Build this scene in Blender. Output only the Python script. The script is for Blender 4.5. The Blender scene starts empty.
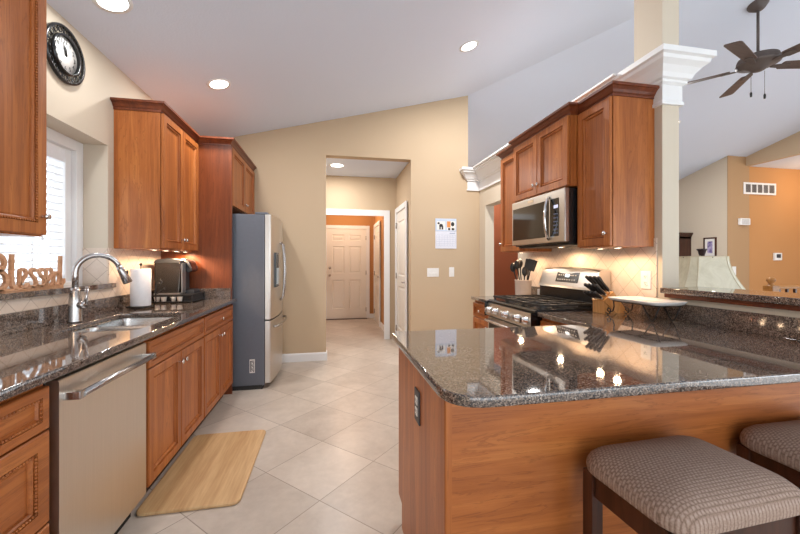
import bpy, bmesh, math, random
from mathutils import Vector, Matrix
random.seed(7)
C = bpy.context.scene.collection
PI = math.pi

# ------------------------------------------------------------------ camera, world, exposure
sc = bpy.context.scene
cd = bpy.data.cameras.new('camera')
cd.sensor_width = 36.0
cd.lens = 36.0 * 362.0 / 800.0
cd.shift_y = -5.0 / 800.0
cd.clip_start = 0.02
cam = bpy.data.objects.new('camera', cd)
C.objects.link(cam)
cam.location = (0, 0, 1.262)
cam.rotation_euler = (PI / 2, 0, -math.atan(70 / 362.0))
sc.camera = cam

wd = bpy.data.worlds.new('daylight')
sc.world = wd
wd.use_nodes = True
bg = wd.node_tree.nodes['Background']
bg.inputs[0].default_value = (0.85, 0.93, 1.0, 1)
bg.inputs[1].default_value = 2.5
sc.view_settings.view_transform = 'Standard'
sc.view_settings.look = 'None'
sc.view_settings.exposure = 0.62
sc.view_settings.gamma = 1.0
sc.view_settings.use_curve_mapping = False
CAN_W = 20.0
PUCK_W = 0.55


def light(name, kind, loc, energy, color=(1, 1, 1), rot=(0, 0, 0), parent=None, **kw):
    d = bpy.data.lights.new(name, kind)
    d.energy = energy
    d.color = color
    for k, v in kw.items():
        setattr(d, k, v)
    o = bpy.data.objects.new(name, d)
    C.objects.link(o)
    o.location = loc
    o.rotation_euler = rot
    if parent:
        o.parent = parent
    return o


# ------------------------------------------------------------------ materials
class NB:
    """tiny node-graph builder"""
    def __init__(self, name):
        self.m = bpy.data.materials.new(name)
        self.m.use_nodes = True
        self.t = self.m.node_tree
        self.p = self.t.nodes['Principled BSDF']
        self._co = None

    def n(self, typ, **kw):
        nd = self.t.nodes.new(typ)
        for k, v in kw.items():
            setattr(nd, k, v)
        return nd

    def link(self, a, b):
        self.t.links.new(a, b)

    def co(self):
        if self._co is None:
            self._co = self.n('ShaderNodeTexCoord').outputs['Object']
        return self._co

    def scaled(self, s, rot=(0, 0, 0)):
        mp = self.n('ShaderNodeMapping')
        mp.inputs['Scale'].default_value = s
        mp.inputs['Rotation'].default_value = rot
        self.link(self.co(), mp.inputs['Vector'])
        return mp.outputs[0]

    def noise(self, vec, scale=1.0, detail=4.0, rough=0.55, dist=0.0):
        nd = self.n('ShaderNodeTexNoise')
        nd.inputs['Scale'].default_value = scale
        nd.inputs['Detail'].default_value = detail
        nd.inputs['Roughness'].default_value = rough
        nd.inputs['Distortion'].default_value = dist
        self.link(vec, nd.inputs['Vector'])
        return nd.outputs['Fac']

    def ramp(self, fac, stops, interp='LINEAR'):
        r = self.n('ShaderNodeValToRGB')
        r.color_ramp.interpolation = interp
        e = r.color_ramp.elements
        while len(e) < len(stops):
            e.new(0.5)
        for el, (p, c) in zip(e, stops):
            el.position = p
            el.color = (c[0], c[1], c[2], 1)
        self.link(fac, r.inputs[0])
        return r.outputs[0]

    def math(self, op, a, b=None, c=None):
        nd = self.n('ShaderNodeMath', operation=op)
        for i, v in enumerate((a, b, c)):
            if v is None:
                continue
            if isinstance(v, (int, float)):
                nd.inputs[i].default_value = v
            else:
                self.link(v, nd.inputs[i])
        return nd.outputs[0]

    def mix(self, fac, a, b, mode='MIX'):
        nd = self.n('ShaderNodeMix', data_type='RGBA', blend_type=mode)
        for i, v in ((0, fac), (6, a), (7, b)):
            if isinstance(v, (int, float)):
                nd.inputs[i].default_value = v
            elif isinstance(v, tuple):
                nd.inputs[i].default_value = (v[0], v[1], v[2], 1)
            else:
                self.link(v, nd.inputs[i])
        return nd.outputs[2]

    def bump(self, h, strength=0.3, dist=0.002):
        b = self.n('ShaderNodeBump')
        b.inputs['Strength'].default_value = strength
        b.inputs['Distance'].default_value = dist
        self.link(h, b.inputs['Height'])
        self.link(b.outputs[0], self.p.inputs['Normal'])

    def base(self, col):
        if isinstance(col, tuple):
            self.p.inputs['Base Color'].default_value = (col[0], col[1], col[2], 1)
        else:
            self.link(col, self.p.inputs['Base Color'])

    def set(self, **kw):
        names = dict(rough='Roughness', metal='Metallic', spec='Specular IOR Level', coat='Coat Weight',
                     coatr='Coat Roughness', trans='Transmission Weight', ior='IOR', es='Emission Strength', aniso='Anisotropic')
        for k, v in kw.items():
            self.p.inputs[names[k]].default_value = v
        return self


def s2l(r, g, b):
    f = lambda v: (v / 255 / 12.92) if v / 255 <= 0.04045 else ((v / 255 + 0.055) / 1.055) ** 2.4
    return (f(r), f(g), f(b))


def mul(c, k):
    return tuple(v * k for v in c)


def paint(name, col, rough=0.75, tex=0.0, scale=90.0):
    b = NB(name)
    nz = b.noise(b.co(), 2.2, 3)
    b.base(b.mix(b.math('MULTIPLY', nz, 0.12), col, mul(col, 0.9)))
    b.set(rough=rough, spec=0.3)
    if tex:
        b.bump(b.noise(b.co(), scale, 3), tex, 0.003)
    return b.m


def simple(name, col, rough=0.5, metal=0.0, var=0.06, **kw):
    b = NB(name)
    nz = b.noise(b.co(), 30.0, 2)
    b.base(b.mix(nz, mul(col, 1 - var), mul(col, 1 + var)))
    b.set(rough=rough, metal=metal, **kw)
    return b.m


def wood(name, axis, dark, mid, lite, rough=0.38, fine=1.0, coat=0.10):
    b = NB(name)
    s = [13.0 * fine, 13.0 * fine, 13.0 * fine]
    s['xyz'.index(axis)] = 0.9 * fine
    v = b.scaled(tuple(s))
    n1 = b.noise(v, 1.0, 5, 0.6, 0.9)
    s2 = [90.0 * fine] * 3
    s2['xyz'.index(axis)] = 3.0 * fine
    n2 = b.noise(b.scaled(tuple(s2)), 1.0, 3, 0.6)
    n3 = b.noise(b.co(), 1.7, 2)
    f = b.math('ADD', b.math('MULTIPLY', n1, 0.62), b.math('ADD', b.math('MULTIPLY', n2, 0.25), b.math('MULTIPLY', n3, 0.13)))
    # cathedral arcs of the grain
    ring = b.math('FRACT', b.math('MULTIPLY', n1, 9.0))
    line = b.math('GREATER_THAN', ring, 0.86)
    col = b.ramp(f, [(0.34, dark), (0.5, mid), (0.66, lite)])
    b.base(b.mix(b.math('MULTIPLY', line, 0.36), col, mul(dark, 0.7)))
    b.set(rough=rough, coat=coat, coatr=0.25, spec=0.4)
    b.bump(n2, 0.06, 0.001)
    return b.m


CH_D, CH_M, CH_L = s2l(134, 71, 29), s2l(168, 96, 45), s2l(194, 121, 62)
WOOD_V = wood('cherry_upright_grain', 'z', CH_D, CH_M, CH_L)
WOOD_X = wood('cherry_level_grain', 'x', CH_D, CH_M, CH_L)
WOOD_Y = wood('cherry_deep_grain', 'y', CH_D, CH_M, CH_L)
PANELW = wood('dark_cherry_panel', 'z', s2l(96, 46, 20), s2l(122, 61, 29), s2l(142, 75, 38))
CROWN = wood('cherry_crown', 'x', s2l(84, 38, 18), s2l(110, 52, 25), s2l(134, 69, 36))
ESPRESSO = wood('espresso_wood', 'z', s2l(44, 22, 14), s2l(62, 32, 20), s2l(78, 42, 27), 0.3)
OAK = wood('honey_oak', 'x', s2l(128, 82, 34), s2l(158, 106, 50), s2l(178, 124, 66), 0.4)
BLOCKWOOD = wood('pale_block_wood', 'z', s2l(186, 128, 70), s2l(206, 150, 92), s2l(220, 170, 112), 0.45)
PLY = wood('cut_plywood', 'y', s2l(190, 138, 100), s2l(208, 158, 120), s2l(222, 176, 140), 0.6, 1.0, 0.0)
DARKWOOD = wood('walnut_dark', 'z', s2l(48, 26, 16), s2l(66, 36, 24), s2l(84, 48, 32), 0.35)


def granite():
    b = NB('speckled_granite')
    vo = b.n('ShaderNodeTexVoronoi')
    vo.inputs['Scale'].default_value = 270.0
    b.link(b.co(), vo.inputs['Vector'])
    sep = b.n('ShaderNodeSeparateColor')
    b.link(vo.outputs['Color'], sep.inputs[0])
    n = b.noise(b.co(), 60.0, 3, 0.7)
    f = b.math('ADD', b.math('MULTIPLY', sep.outputs[0], 0.75), b.math('MULTIPLY', n, 0.35))
    col = b.ramp(f, [(0.0, s2l(40, 36, 35)), (0.28, s2l(66, 57, 53)), (0.46, s2l(96, 83, 75)), (0.62, s2l(120, 103, 92)),
                     (0.80, s2l(142, 126, 114)), (0.93, s2l(176, 162, 150))], 'CONSTANT')
    b.base(col)
    b.set(rough=0.045, spec=0.75, coat=0.35, coatr=0.03)
    return b.m


GRANITE = granite()


def tile_grid(b, u, v, size, gw):
    """u, v sockets -> (grout mask, tile id colour)"""
    def cell(s):
        d = b.math('DIVIDE', s, size)
        fr = b.math('FRACT', d)
        e = b.math('MINIMUM', fr, b.math('SUBTRACT', 1.0, fr))
        return b.math('LESS_THAN', e, gw / size / 2), b.math('FLOOR', d)
    g1, i1 = cell(u)
    g2, i2 = cell(v)
    cx = b.n('ShaderNodeCombineXYZ')
    b.link(i1, cx.inputs[0])
    b.link(i2, cx.inputs[1])
    wn = b.n('ShaderNodeTexWhiteNoise', noise_dimensions='2D')
    b.link(cx.outputs[0], wn.inputs['Vector'])
    return b.math('MAXIMUM', g1, g2), wn.outputs['Value']


def diag_tile(name, ax, ay, size, gw, off, c1, c2, grout, rough, nscale, bstr=0.25):
    b = NB(name)
    sp = b.n('ShaderNodeSeparateXYZ')
    b.link(b.co(), sp.inputs[0])
    x, y = sp.outputs[ax], sp.outputs[ay]
    k = 1 / math.sqrt(2)
    u = b.math('ADD', b.math('MULTIPLY', b.math('SUBTRACT', x, y), k), off[0])
    v = b.math('ADD', b.math('MULTIPLY', b.math('ADD', x, y), k), off[1])
    g, idv = tile_grid(b, u, v, size, gw)
    n = b.noise(b.co(), nscale, 6, 0.65, 0.4)
    n2 = b.noise(b.co(), nscale * 7, 3, 0.6)
    f = b.math('ADD', b.math('MULTIPLY', n, 0.62), b.math('ADD', b.math('MULTIPLY', idv, 0.20), b.math('MULTIPLY', n2, 0.2)))
    col = b.ramp(f, [(0.28, c1), (0.72, c2)])
    b.base(b.mix(g, col, grout))
    b.set(rough=rough, spec=0.4)
    b.bump(b.math('ADD', b.math('MULTIPLY', b.math('SUBTRACT', 1.0, g), 1.0), b.math('MULTIPLY', n2, 0.25)), bstr, 0.002)
    return b.m


FLOOR = diag_tile('diagonal_floor_tile', 0, 1, 0.457, 0.005, (1.424 + 4.57, -1.348 + 9.14),
                  s2l(170, 156, 143), s2l(206, 193, 179), s2l(146, 133, 120), 0.32, 3.2)
SPLASH = diag_tile('diagonal_splash_tile', 1, 2, 0.102, 0.003, (5.0, 5.02),
                   s2l(216, 197, 178), s2l(234, 218, 203), s2l(186, 165, 146), 0.42, 9.0)
SPLASHX = diag_tile('diagonal_splash_tile_jamb', 0, 2, 0.102, 0.003, (5.0, 5.02),
                    s2l(216, 197, 178), s2l(234, 218, 203), s2l(186, 165, 146), 0.42, 9.0)
TAN = paint('tan_wall_paint', s2l(197, 174, 145))
CREAM = paint('cream_wall_paint', s2l(211, 198, 178))
ORANGE = paint('golden_orange_paint', s2l(194, 140, 88))
HONEY = paint('honey_tan_paint', s2l(178, 142, 104))
TERRA = paint('terracotta_paint', s2l(160, 88, 56))
CEIL = paint('textured_ceiling_paint', s2l(221, 228, 242), 0.9, 0.35, 70.0)
WHITE = paint('white_trim_paint', s2l(236, 235, 234), 0.4)
DOORW = paint('white_door_paint', s2l(232, 226, 216), 0.4)
BLIND = simple('white_blind_slat', s2l(238, 238, 240), 0.5)
PLASTIC = simple('white_plastic', s2l(236, 234, 230), 0.35)
PAPER = simple('white_paper_towel', s2l(240, 240, 242), 0.9)
BLACK = simple('black_gloss', (0.012, 0.012, 0.013), 0.22)
BLACKM = simple('black_matte', (0.018, 0.017, 0.017), 0.55)
IRON = simple('cast_iron', (0.016, 0.016, 0.016), 0.5)
GLASSB = simple('black_oven_glass', (0.015, 0.014, 0.013), 0.06, 0, 0.02, spec=0.6)
CHROME = simple('polished_nickel', (0.78, 0.77, 0.76), 0.16, 1.0, 0.02)
GREY = simple('grey_enamel_side', s2l(104, 108, 117), 0.5)
DGREY = simple('dark_grey_plastic', s2l(58, 60, 64), 0.45)
NICKEL = simple('brushed_nickel', (0.46, 0.44, 0.43), 0.27, 1.0, 0.03)
BRONZE = simple('oiled_bronze', s2l(92, 82, 78), 0.55, 0.25)
BLADE = wood('fan_blade_wood', 'x', s2l(76, 62, 58), s2l(92, 76, 70), s2l(104, 88, 82), 0.5, 1.0, 0.0)
CERAMIC = simple('pale_ceramic', s2l(228, 208, 192), 0.25)
PORCELAIN = simple('white_porcelain', s2l(238, 236, 232), 0.2)
TOEK = simple('dark_toe_kick', s2l(64, 36, 22), 0.6)
GAP = simple('black_gap', (0.008, 0.006, 0.006), 0.8)
SMOKE = simple('smoky_clear_plastic', s2l(74, 70, 68), 0.12, 0, 0.05, trans=0.55, ior=1.2)
SILVER = simple('silver_plastic', s2l(150, 148, 146), 0.3, 0.6)
MAROON = simple('dark_plastic_pot', s2l(48, 30, 34), 0.4)


def steel(name, axis, col, rough=0.3):
    b = NB(name)
    s = [260.0] * 3
    s['xyz'.index(axis)] = 3.0
    n = b.noise(b.scaled(tuple(s)), 1.0, 2)
    b.base(b.mix(n, mul(col, 0.92), mul(col, 1.06)))
    b.set(rough=rough, metal=1.0)
    b.bump(n, 0.05, 0.0005)
    return b.m


STEEL = steel('brushed_steel', 'x', (0.60, 0.57, 0.53))
STEELW = steel('warm_brushed_steel', 'z', (0.68, 0.63, 0.57), 0.36)
SINKM = steel('sink_steel', 'x', (0.62, 0.62, 0.62), 0.25)


def emit(name, col, s):
    b = NB(name)
    b.base((0.9, 0.9, 0.9))
    b.p.inputs['Emission Color'].default_value = (col[0], col[1], col[2], 1)
    b.set(es=s)
    return b.m


CANGLOW = emit('lamp_diffuser', (1, 0.97, 0.92), 6.0)
PUCKGLOW = emit('puck_diffuser', (1, 0.74, 0.48), 5.0)
DISPLAY = emit('lit_display', (0.75, 0.9, 1.0), 1.2)


def clear_glass():
    m = bpy.data.materials.new('window_glass')
    m.use_nodes = True
    t = m.node_tree
    t.nodes.remove(t.nodes['Principled BSDF'])
    tr = t.nodes.new('ShaderNodeBsdfTransparent')
    gl = t.nodes.new('ShaderNodeBsdfGlossy')
    gl.inputs['Roughness'].default_value = 0.02
    mx = t.nodes.new('ShaderNodeMixShader')
    mx.inputs[0].default_value = 0.07
    t.links.new(tr.outputs[0], mx.inputs[1])
    t.links.new(gl.outputs[0], mx.inputs[2])
    t.links.new(mx.outputs[0], t.nodes['Material Output'].inputs[0])
    return m


GLASS = clear_glass()


def fabric():
    b = NB('woven_seat_fabric')
    sp = b.n('ShaderNodeSeparateXYZ')
    b.link(b.co(), sp.inputs[0])
    # offset basket weave: short raised blocks
    size = .0085
    row = b.math('FLOOR', b.math('DIVIDE', sp.outputs[1], size))
    xo = b.math('ADD', b.math('DIVIDE', sp.outputs[0], size * 1.3), b.math('MULTIPLY', b.math('MODULO', b.math('ABSOLUTE', row), 2.0), 0.5))
    fx = b.math('ABSOLUTE', b.math('SUBTRACT', b.math('FRACT', xo), 0.5))
    fy = b.math('ABSOLUTE', b.math('SUBTRACT', b.math('FRACT', b.math('DIVIDE', sp.outputs[1], size)), 0.5))
    w = b.math('SUBTRACT', 1.0, b.math('MULTIPLY', b.math('MAXIMUM', fx, fy), 2.0))
    w = b.math('POWER', w, 0.6)
    n = b.noise(b.co(), 220.0, 3)
    f = b.math('ADD', b.math('MULTIPLY', w, 0.45), b.math('MULTIPLY', n, 0.55))
    b.base(b.ramp(f, [(0.2, s2l(104, 85, 74)), (0.5, s2l(152, 128, 113)), (0.8, s2l(180, 160, 148))]))
    b.set(rough=0.9, spec=0.2)
    b.bump(w, 0.35, 0.002)
    return b.m


FABRIC = fabric()


def shade_mat():
    b = NB('mottled_lamp_shade')
    n = b.noise(b.co(), 7.0, 5, 0.7, 0.8)
    b.base(b.ramp(n, [(0.3, s2l(200, 192, 168)), (0.7, s2l(226, 220, 200))]))
    b.set(rough=0.7)
    return b.m


SHADE = shade_mat()


def mat_mat():
    b = NB('bamboo_print_mat')
    n = b.noise(b.scaled((70, 5, 5)), 1.0, 4)
    n2 = b.noise(b.scaled((9, 0.4, 1)), 1.0, 2)
    f = b.math('ADD', b.math('MULTIPLY', n, 0.35), b.math('MULTIPLY', n2, 0.65))
    b.base(b.ramp(f, [(0.36, s2l(176, 134, 86)), (0.62, s2l(210, 172, 124))]))
    b.set(rough=0.55)
    return b.m


MATM = mat_mat()


# ------------------------------------------------------------------ mesh helpers
class MB:
    def __init__(self):
        self.b = bmesh.new()

    def quad(self, pts):
        vs = [self.b.verts.new(p) for p in pts]
        try:
            self.b.faces.new(vs)
        except ValueError:
            pass

    def box(self, a, c, bev=0.0, mat=None):
        t = bmesh.new()
        bmesh.ops.create_cube(t, size=1.0)
        s = [max(abs(c[i] - a[i]), 1e-5) for i in range(3)]
        m = [(c[i] + a[i]) / 2 for i in range(3)]
        for v in t.verts:
            v.co = Vector((v.co[i] * s[i] + m[i] for i in range(3)))
        if bev > 0:
            bmesh.ops.bevel(t, geom=list(t.edges), offset=min(bev, min(s) * 0.45), segments=2, profile=0.7, affect='EDGES')
        self.merge(t, mat)
        return self

    def merge(self, t, mat=None):
        if mat is not None:
            bmesh.ops.transform(t, matrix=mat, verts=t.verts)
        mp = {}
        for v in t.verts:
            mp[v] = self.b.verts.new(v.co)
        for f in t.faces:
            try:
                nf = self.b.faces.new([mp[v] for v in f.verts])
                nf.smooth = f.smooth
            except ValueError:
                pass
        t.free()

    def cyl(self, p0, p1, r0, r1=None, seg=20, caps=True, smooth=True):
        r1 = r0 if r1 is None else r1
        self.tube([p0, p1], [r0, r1], seg, caps, smooth)
        return self

    def tube(self, pts, rad, seg=12, caps=True, smooth=True):
        pts = [Vector(p) for p in pts]
        if isinstance(rad, (int, float)):
            rad = [rad] * len(pts)
        d0 = (pts[1] - pts[0]).normalized()
        up = Vector((0, 0, 1)) if abs(d0.z) < 0.9 else Vector((1, 0, 0))
        nrm = (up - d0 * up.dot(d0)).normalized()
        rings = []
        for i, p in enumerate(pts):
            if i == 0:
                d = (pts[1] - pts[0])
            elif i == len(pts) - 1:
                d = (pts[i] - pts[i - 1])
            else:
                d = (pts[i + 1] - pts[i]).normalized() + (pts[i] - pts[i - 1]).normalized()
            if d.length < 1e-9:
                d = d0
            d.normalize()
            nrm = nrm - d * nrm.dot(d)
            nrm.normalize()
            bi = d.cross(nrm)
            rings.append([self.b.verts.new(p + (nrm * math.cos(2 * PI * k / seg) + bi * math.sin(2 * PI * k / seg)) * rad[i]) for k in range(seg)])
        for a, c in zip(rings, rings[1:]):
            for k in range(seg):
                f = self.b.faces.new((a[k], a[(k + 1) % seg], c[(k + 1) % seg], c[k]))
                f.smooth = smooth
        if caps:
            self.b.faces.new(rings[0][::-1])
            self.b.faces.new(rings[-1])
        return self

    def lathe(self, prof, base=(0, 0, 0), axis=(0, 0, 1), seg=28, smooth=True, sharp=False):
        ax = Vector(axis).normalized()
        q = Vector((0, 0, 1)).rotation_difference(ax)
        base = Vector(base)
        rings = []
        for r, h in prof:
            if r < 1e-6:
                rings.append([self.b.verts.new(base + q @ Vector((0, 0, h)))])
            else:
                rings.append([self.b.verts.new(base + q @ Vector((r * math.cos(2 * PI * k / seg), r * math.sin(2 * PI * k / seg), h))) for k in range(seg)])
        for a, c in zip(rings, rings[1:]):
            for k in range(seg):
                k2 = (k + 1) % seg
                if len(a) == 1 and len(c) == 1:
                    continue
                if len(a) == 1:
                    f = self.b.faces.new((a[0], c[k2], c[k]))
                elif len(c) == 1:
                    f = self.b.faces.new((a[k], a[k2], c[0]))
                else:
                    f = self.b.faces.new((a[k], a[k2], c[k2], c[k]))
                f.smooth = smooth
        return self

    def prism(self, poly, d0, d1, axis='x', bev=0.0):
        """poly of 2D points, extruded along axis from d0 to d1"""
        t = bmesh.new()
        def P(p, d):
            if axis == 'x':
                return (d, p[0], p[1])
            if axis == 'y':
                return (p[0], d, p[1])
            return (p[0], p[1], d)
        A = [t.verts.new(P(p, d0)) for p in poly]
        B = [t.verts.new(P(p, d1)) for p in poly]
        n = len(poly)
        t.faces.new(A[::-1])
        t.faces.new(B)
        for i in range(n):
            t.faces.new((A[i], A[(i + 1) % n], B[(i + 1) % n], B[i]))
        bmesh.ops.recalc_face_normals(t, faces=t.faces)
        if bev > 0:
            bmesh.ops.bevel(t, geom=list(t.edges), offset=bev, segments=2, profile=0.7, affect='EDGES')
        self.merge(t)
        return self

    def sweep(self, path, prof, z=0.0, cap=True):
        """mitred moulding: path of 2D points, prof (out, height); outward is to the right of the path"""
        n = len(path)
        P = [Vector((p[0], p[1])) for p in path]
        nor = []
        for i in range(n - 1):
            d = (P[i + 1] - P[i]).normalized()
            nor.append(Vector((d.y, -d.x)))
        rings = []
        for i in range(n):
            if i == 0:
                m = nor[0]
            elif i == n - 1:
                m = nor[-1]
            else:
                m = nor[i - 1] + nor[i]
                m = m / max(m.dot(nor[i]), 0.2)
            rings.append([self.b.verts.new((P[i].x + m.x * o, P[i].y + m.y * o, z + h)) for o, h in prof])
        k = len(prof)
        for a, c in zip(rings, rings[1:]):
            for j in range(k):
                self.b.faces.new((a[j], a[(j + 1) % k], c[(j + 1) % k], c[j]))
        if cap:
            self.b.faces.new(rings[0][::-1])
            self.b.faces.new(rings[-1])
        return self

    def rings(self, x0, z0, x1, z1, rings, back=True):
        """panel facing -y made of nested rectangles; rings = (inset, y)"""
        R = []
        for ins, y in rings:
            R.append([self.b.verts.new(p) for p in ((x0 + ins, y, z0 + ins), (x1 - ins, y, z0 + ins), (x1 - ins, y, z1 - ins), (x0 + ins, y, z1 - ins))])
        for a, c in zip(R, R[1:]):
            for k in range(4):
                self.b.faces.new((a[k], a[(k + 1) % 4], c[(k + 1) % 4], c[k]))
        self.b.faces.new(R[-1])
        if back:
            self.b.faces.new(R[0][::-1])
        return self

    def sphere(self, c, r, seg=14, sz=None):
        t = bmesh.new()
        bmesh.ops.create_uvsphere(t, u_segments=seg, v_segments=max(6, seg // 2), radius=1.0)
        sz = sz or (r, r, r)
        for v in t.verts:
            v.co = Vector((v.co[i] * sz[i] + c[i] for i in range(3)))
        for f in t.faces:
            f.smooth = True
        self.merge(t)
        return self

    def build(self, name, mat, parent=None, recalc=True):
        if recalc:
            bmesh.ops.recalc_face_normals(self.b, faces=self.b.faces)
        me = bpy.data.meshes.new(name)
        self.b.to_mesh(me)
        self.b.free()
        me.materials.append(mat)
        o = bpy.data.objects.new(name, me)
        C.objects.link(o)
        if parent:
            o.parent = parent
        return o


def thing(name, label, cat, loc=(0, 0, 0), rotz=0.0, group=None):
    o = bpy.data.objects.new(name, None)
    o.empty_display_size = 0.05
    C.objects.link(o)
    o.location = loc
    o.rotation_euler = (0, 0, rotz)
    o['label'] = label
    o['category'] = cat
    if group:
        o['group'] = group
    return o


def tag(o, label, cat, group=None, kind=None):
    o['label'] = label
    o['category'] = cat
    if group:
        o['group'] = group
    if kind:
        o['kind'] = kind
    return o


def struct(o, label=None):
    o['kind'] = 'structure'
    if label:
        o['label'] = label
    return o


def dup(root, loc, rotz, label, group=None):
    r = root.copy()
    C.objects.link(r)
    r.location = loc
    r.rotation_euler = (0, 0, rotz)
    r['label'] = label
    if group:
        r['group'] = group
    for ch in list(root.children):
        c = ch.copy()
        C.objects.link(c)
        c.parent = r
        for g in list(ch.children):
            d = g.copy()
            C.objects.link(d)
            d.parent = c
    return r


def curve_mesh(name, splines, thick, bev, mat, parent=None, z=0.0):
    """flat 2D outline (with holes) given thickness and rounded edges"""
    cu = bpy.data.curves.new(name, 'CURVE')
    cu.dimensions = '2D'
    cu.fill_mode = 'BOTH'
    cu.extrude = thick / 2 - bev
    cu.bevel_depth = bev
    cu.bevel_resolution = 2
    cu.offset = -bev
    for pts in splines:
        s = cu.splines.new('POLY')
        s.points.add(len(pts) - 1)
        for p, q in zip(s.points, pts):
            p.co = (q[0], q[1], 0, 1)
        s.use_cyclic_u = True
    o = bpy.data.objects.new(name, cu)
    C.objects.link(o)
    bpy.context.view_layer.update()
    me = bpy.data.meshes.new_from_object(o.evaluated_get(bpy.context.evaluated_depsgraph_get()))
    bpy.data.objects.remove(o)
    bpy.data.curves.remove(cu)
    for v in me.vertices:
        v.co.z += z
    me.materials.clear()
    me.materials.append(mat)
    me.name = name
    r = bpy.data.objects.new(name, me)
    C.objects.link(r)
    if parent:
        r.parent = parent
    return r


def text_into(mb, s, size, mat4, extrude=0.0004):
    cu = bpy.data.curves.new('t', 'FONT')
    cu.body = s
    cu.size = size
    cu.align_x = 'CENTER'
    cu.align_y = 'CENTER'
    cu.extrude = extrude
    cu.resolution_u = 3
    o = bpy.data.objects.new('t', cu)
    C.objects.link(o)
    bpy.context.view_layer.update()
    me = bpy.data.meshes.new_from_object(o.evaluated_get(bpy.context.evaluated_depsgraph_get()))
    bpy.data.objects.remove(o)
    bpy.data.curves.remove(cu)
    t = bmesh.new()
    t.from_mesh(me)
    bpy.data.meshes.remove(me)
    mb.merge(t, mat4)


def round_poly(pts, rad, seg=8):
    """round the corners of a polygon; rad one value per corner"""
    out = []
    n = len(pts)
    for i in range(n):
        p = Vector(pts[i]); a = Vector(pts[i - 1]); c = Vector(pts[(i + 1) % n])
        r = rad[i] if isinstance(rad, (list, tuple)) else rad
        if r <= 0:
            out.append(tuple(p))
            continue
        u = (a - p).normalized(); w = (c - p).normalized()
        for k in range(seg + 1):
            t = k / seg
            q = (p + u * r) * (1 - t) ** 2 + p * 2 * t * (1 - t) + (p + w * r) * t ** 2
            out.append(tuple(q))
    return out


XL, XR, YB = -1.54, 2.05, 4.75        # left wall, right wall, back wall planes
PITCH = 0.2545
def zK(x): return 2.70 + PITCH * (x + 1.54)
def zL(y): return 3.57 - PITCH * (y - 4.75)

# ------------------------------------------------------------------ the setting
b = MB(); b.box((-2.0, -3.0, -0.08), (10.6, 9.0, 0.0)); struct(b.build('floor', FLOOR), 'beige diagonal stone tile floor')

b = MB()
hip = (9.63, -3.0)
def slab(poly, f, t=0.1):
    A = [b.b.verts.new((p[0], p[1], f(p))) for p in poly]
    B = [b.b.verts.new((p[0], p[1], f(p) + t)) for p in poly]
    b.b.faces.new(A); b.b.faces.new(B[::-1])
    n = len(poly)
    for i in range(n):
        b.b.faces.new((A[i], B[i], B[(i + 1) % n], A[(i + 1) % n]))
slab([(-1.8, -3), (9.63, -3), (1.88, 4.75), (1.88, 4.95), (-1.8, 4.95)], lambda p: zK(p[0]) if p[1] < 4.8 else zK(p[0]))
slab([(9.63, -3), (10.6, -3), (10.6, 9.0), (1.78, 9.0), (1.78, 4.96), (1.88, 4.75)], lambda p: zL(p[1]) if p[1] > -2.9 else zL(-3))
struct(b.build('ceiling', CEIL), 'white textured vaulted ceiling')

# left wall with the window recess (y 2.0..2.9, z 1.08..2.08)
WY0, WY1, WZ0, WZ1 = 1.98, 2.90, 1.08, 2.085
b = MB()
b.box((XL - 0.22, -3, 0), (XL, WY0, 2.74)); b.box((XL - 0.22, WY1, 0), (XL, YB + 0.1, 2.74))
b.box((XL - 0.22, WY0, 0), (XL, WY1, WZ0)); b.box((XL - 0.22, WY0, WZ1), (XL, WY1, 2.74))
struct(b.build('wall_left', CREAM), 'cream left wall with a deep window recess')

b = MB(); b.box((-1.8, -3.1, 2.2), (10.6, -3.0, 6.0)); struct(b.build('wall_light_block', CREAM), 'unseen cream wall added behind the camera to block high sky light')  # added out of view to keep direct sky light off the living ceiling
# back wall with the hall opening
OX0, OX1, OZ = -0.05, 1.068, 2.638
b = MB()
def yprism(poly, y0, y1):
    b.prism(poly, y0, y1, 'y')
yprism([(-1.75, 0), (OX0, 0), (OX0, zK(OX0) + .03), (-1.75, zK(-1.75) + .03)], YB, YB + 0.13)
yprism([(OX1, 0), (1.88, 0), (1.88, zK(1.88) + .03), (OX1, zK(OX1) + .03)], YB, YB + 0.13)
yprism([(OX0, OZ), (OX1, OZ), (OX1, zK(OX1) + .03), (OX0, zK(OX0) + .03)], YB, YB + 0.13)
yprism([(1.88, 0), (XR + .125, 0), (XR + .125, 2.53), (1.88, 2.53)], YB, YB + 0.13)
struct(b.build('wall_back', TAN), 'tan back wall under the sloping ceiling')
b = MB(); b.box((1.70, YB + .13, 0), (1.88, 9.0, 3.7)); struct(b.build('wall_living_left', CREAM))
b = MB(); b.box((1.70, 8.8, 0), (7.7, 9.0, 2.9)); struct(b.build('wall_living_back', CREAM))

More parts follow.
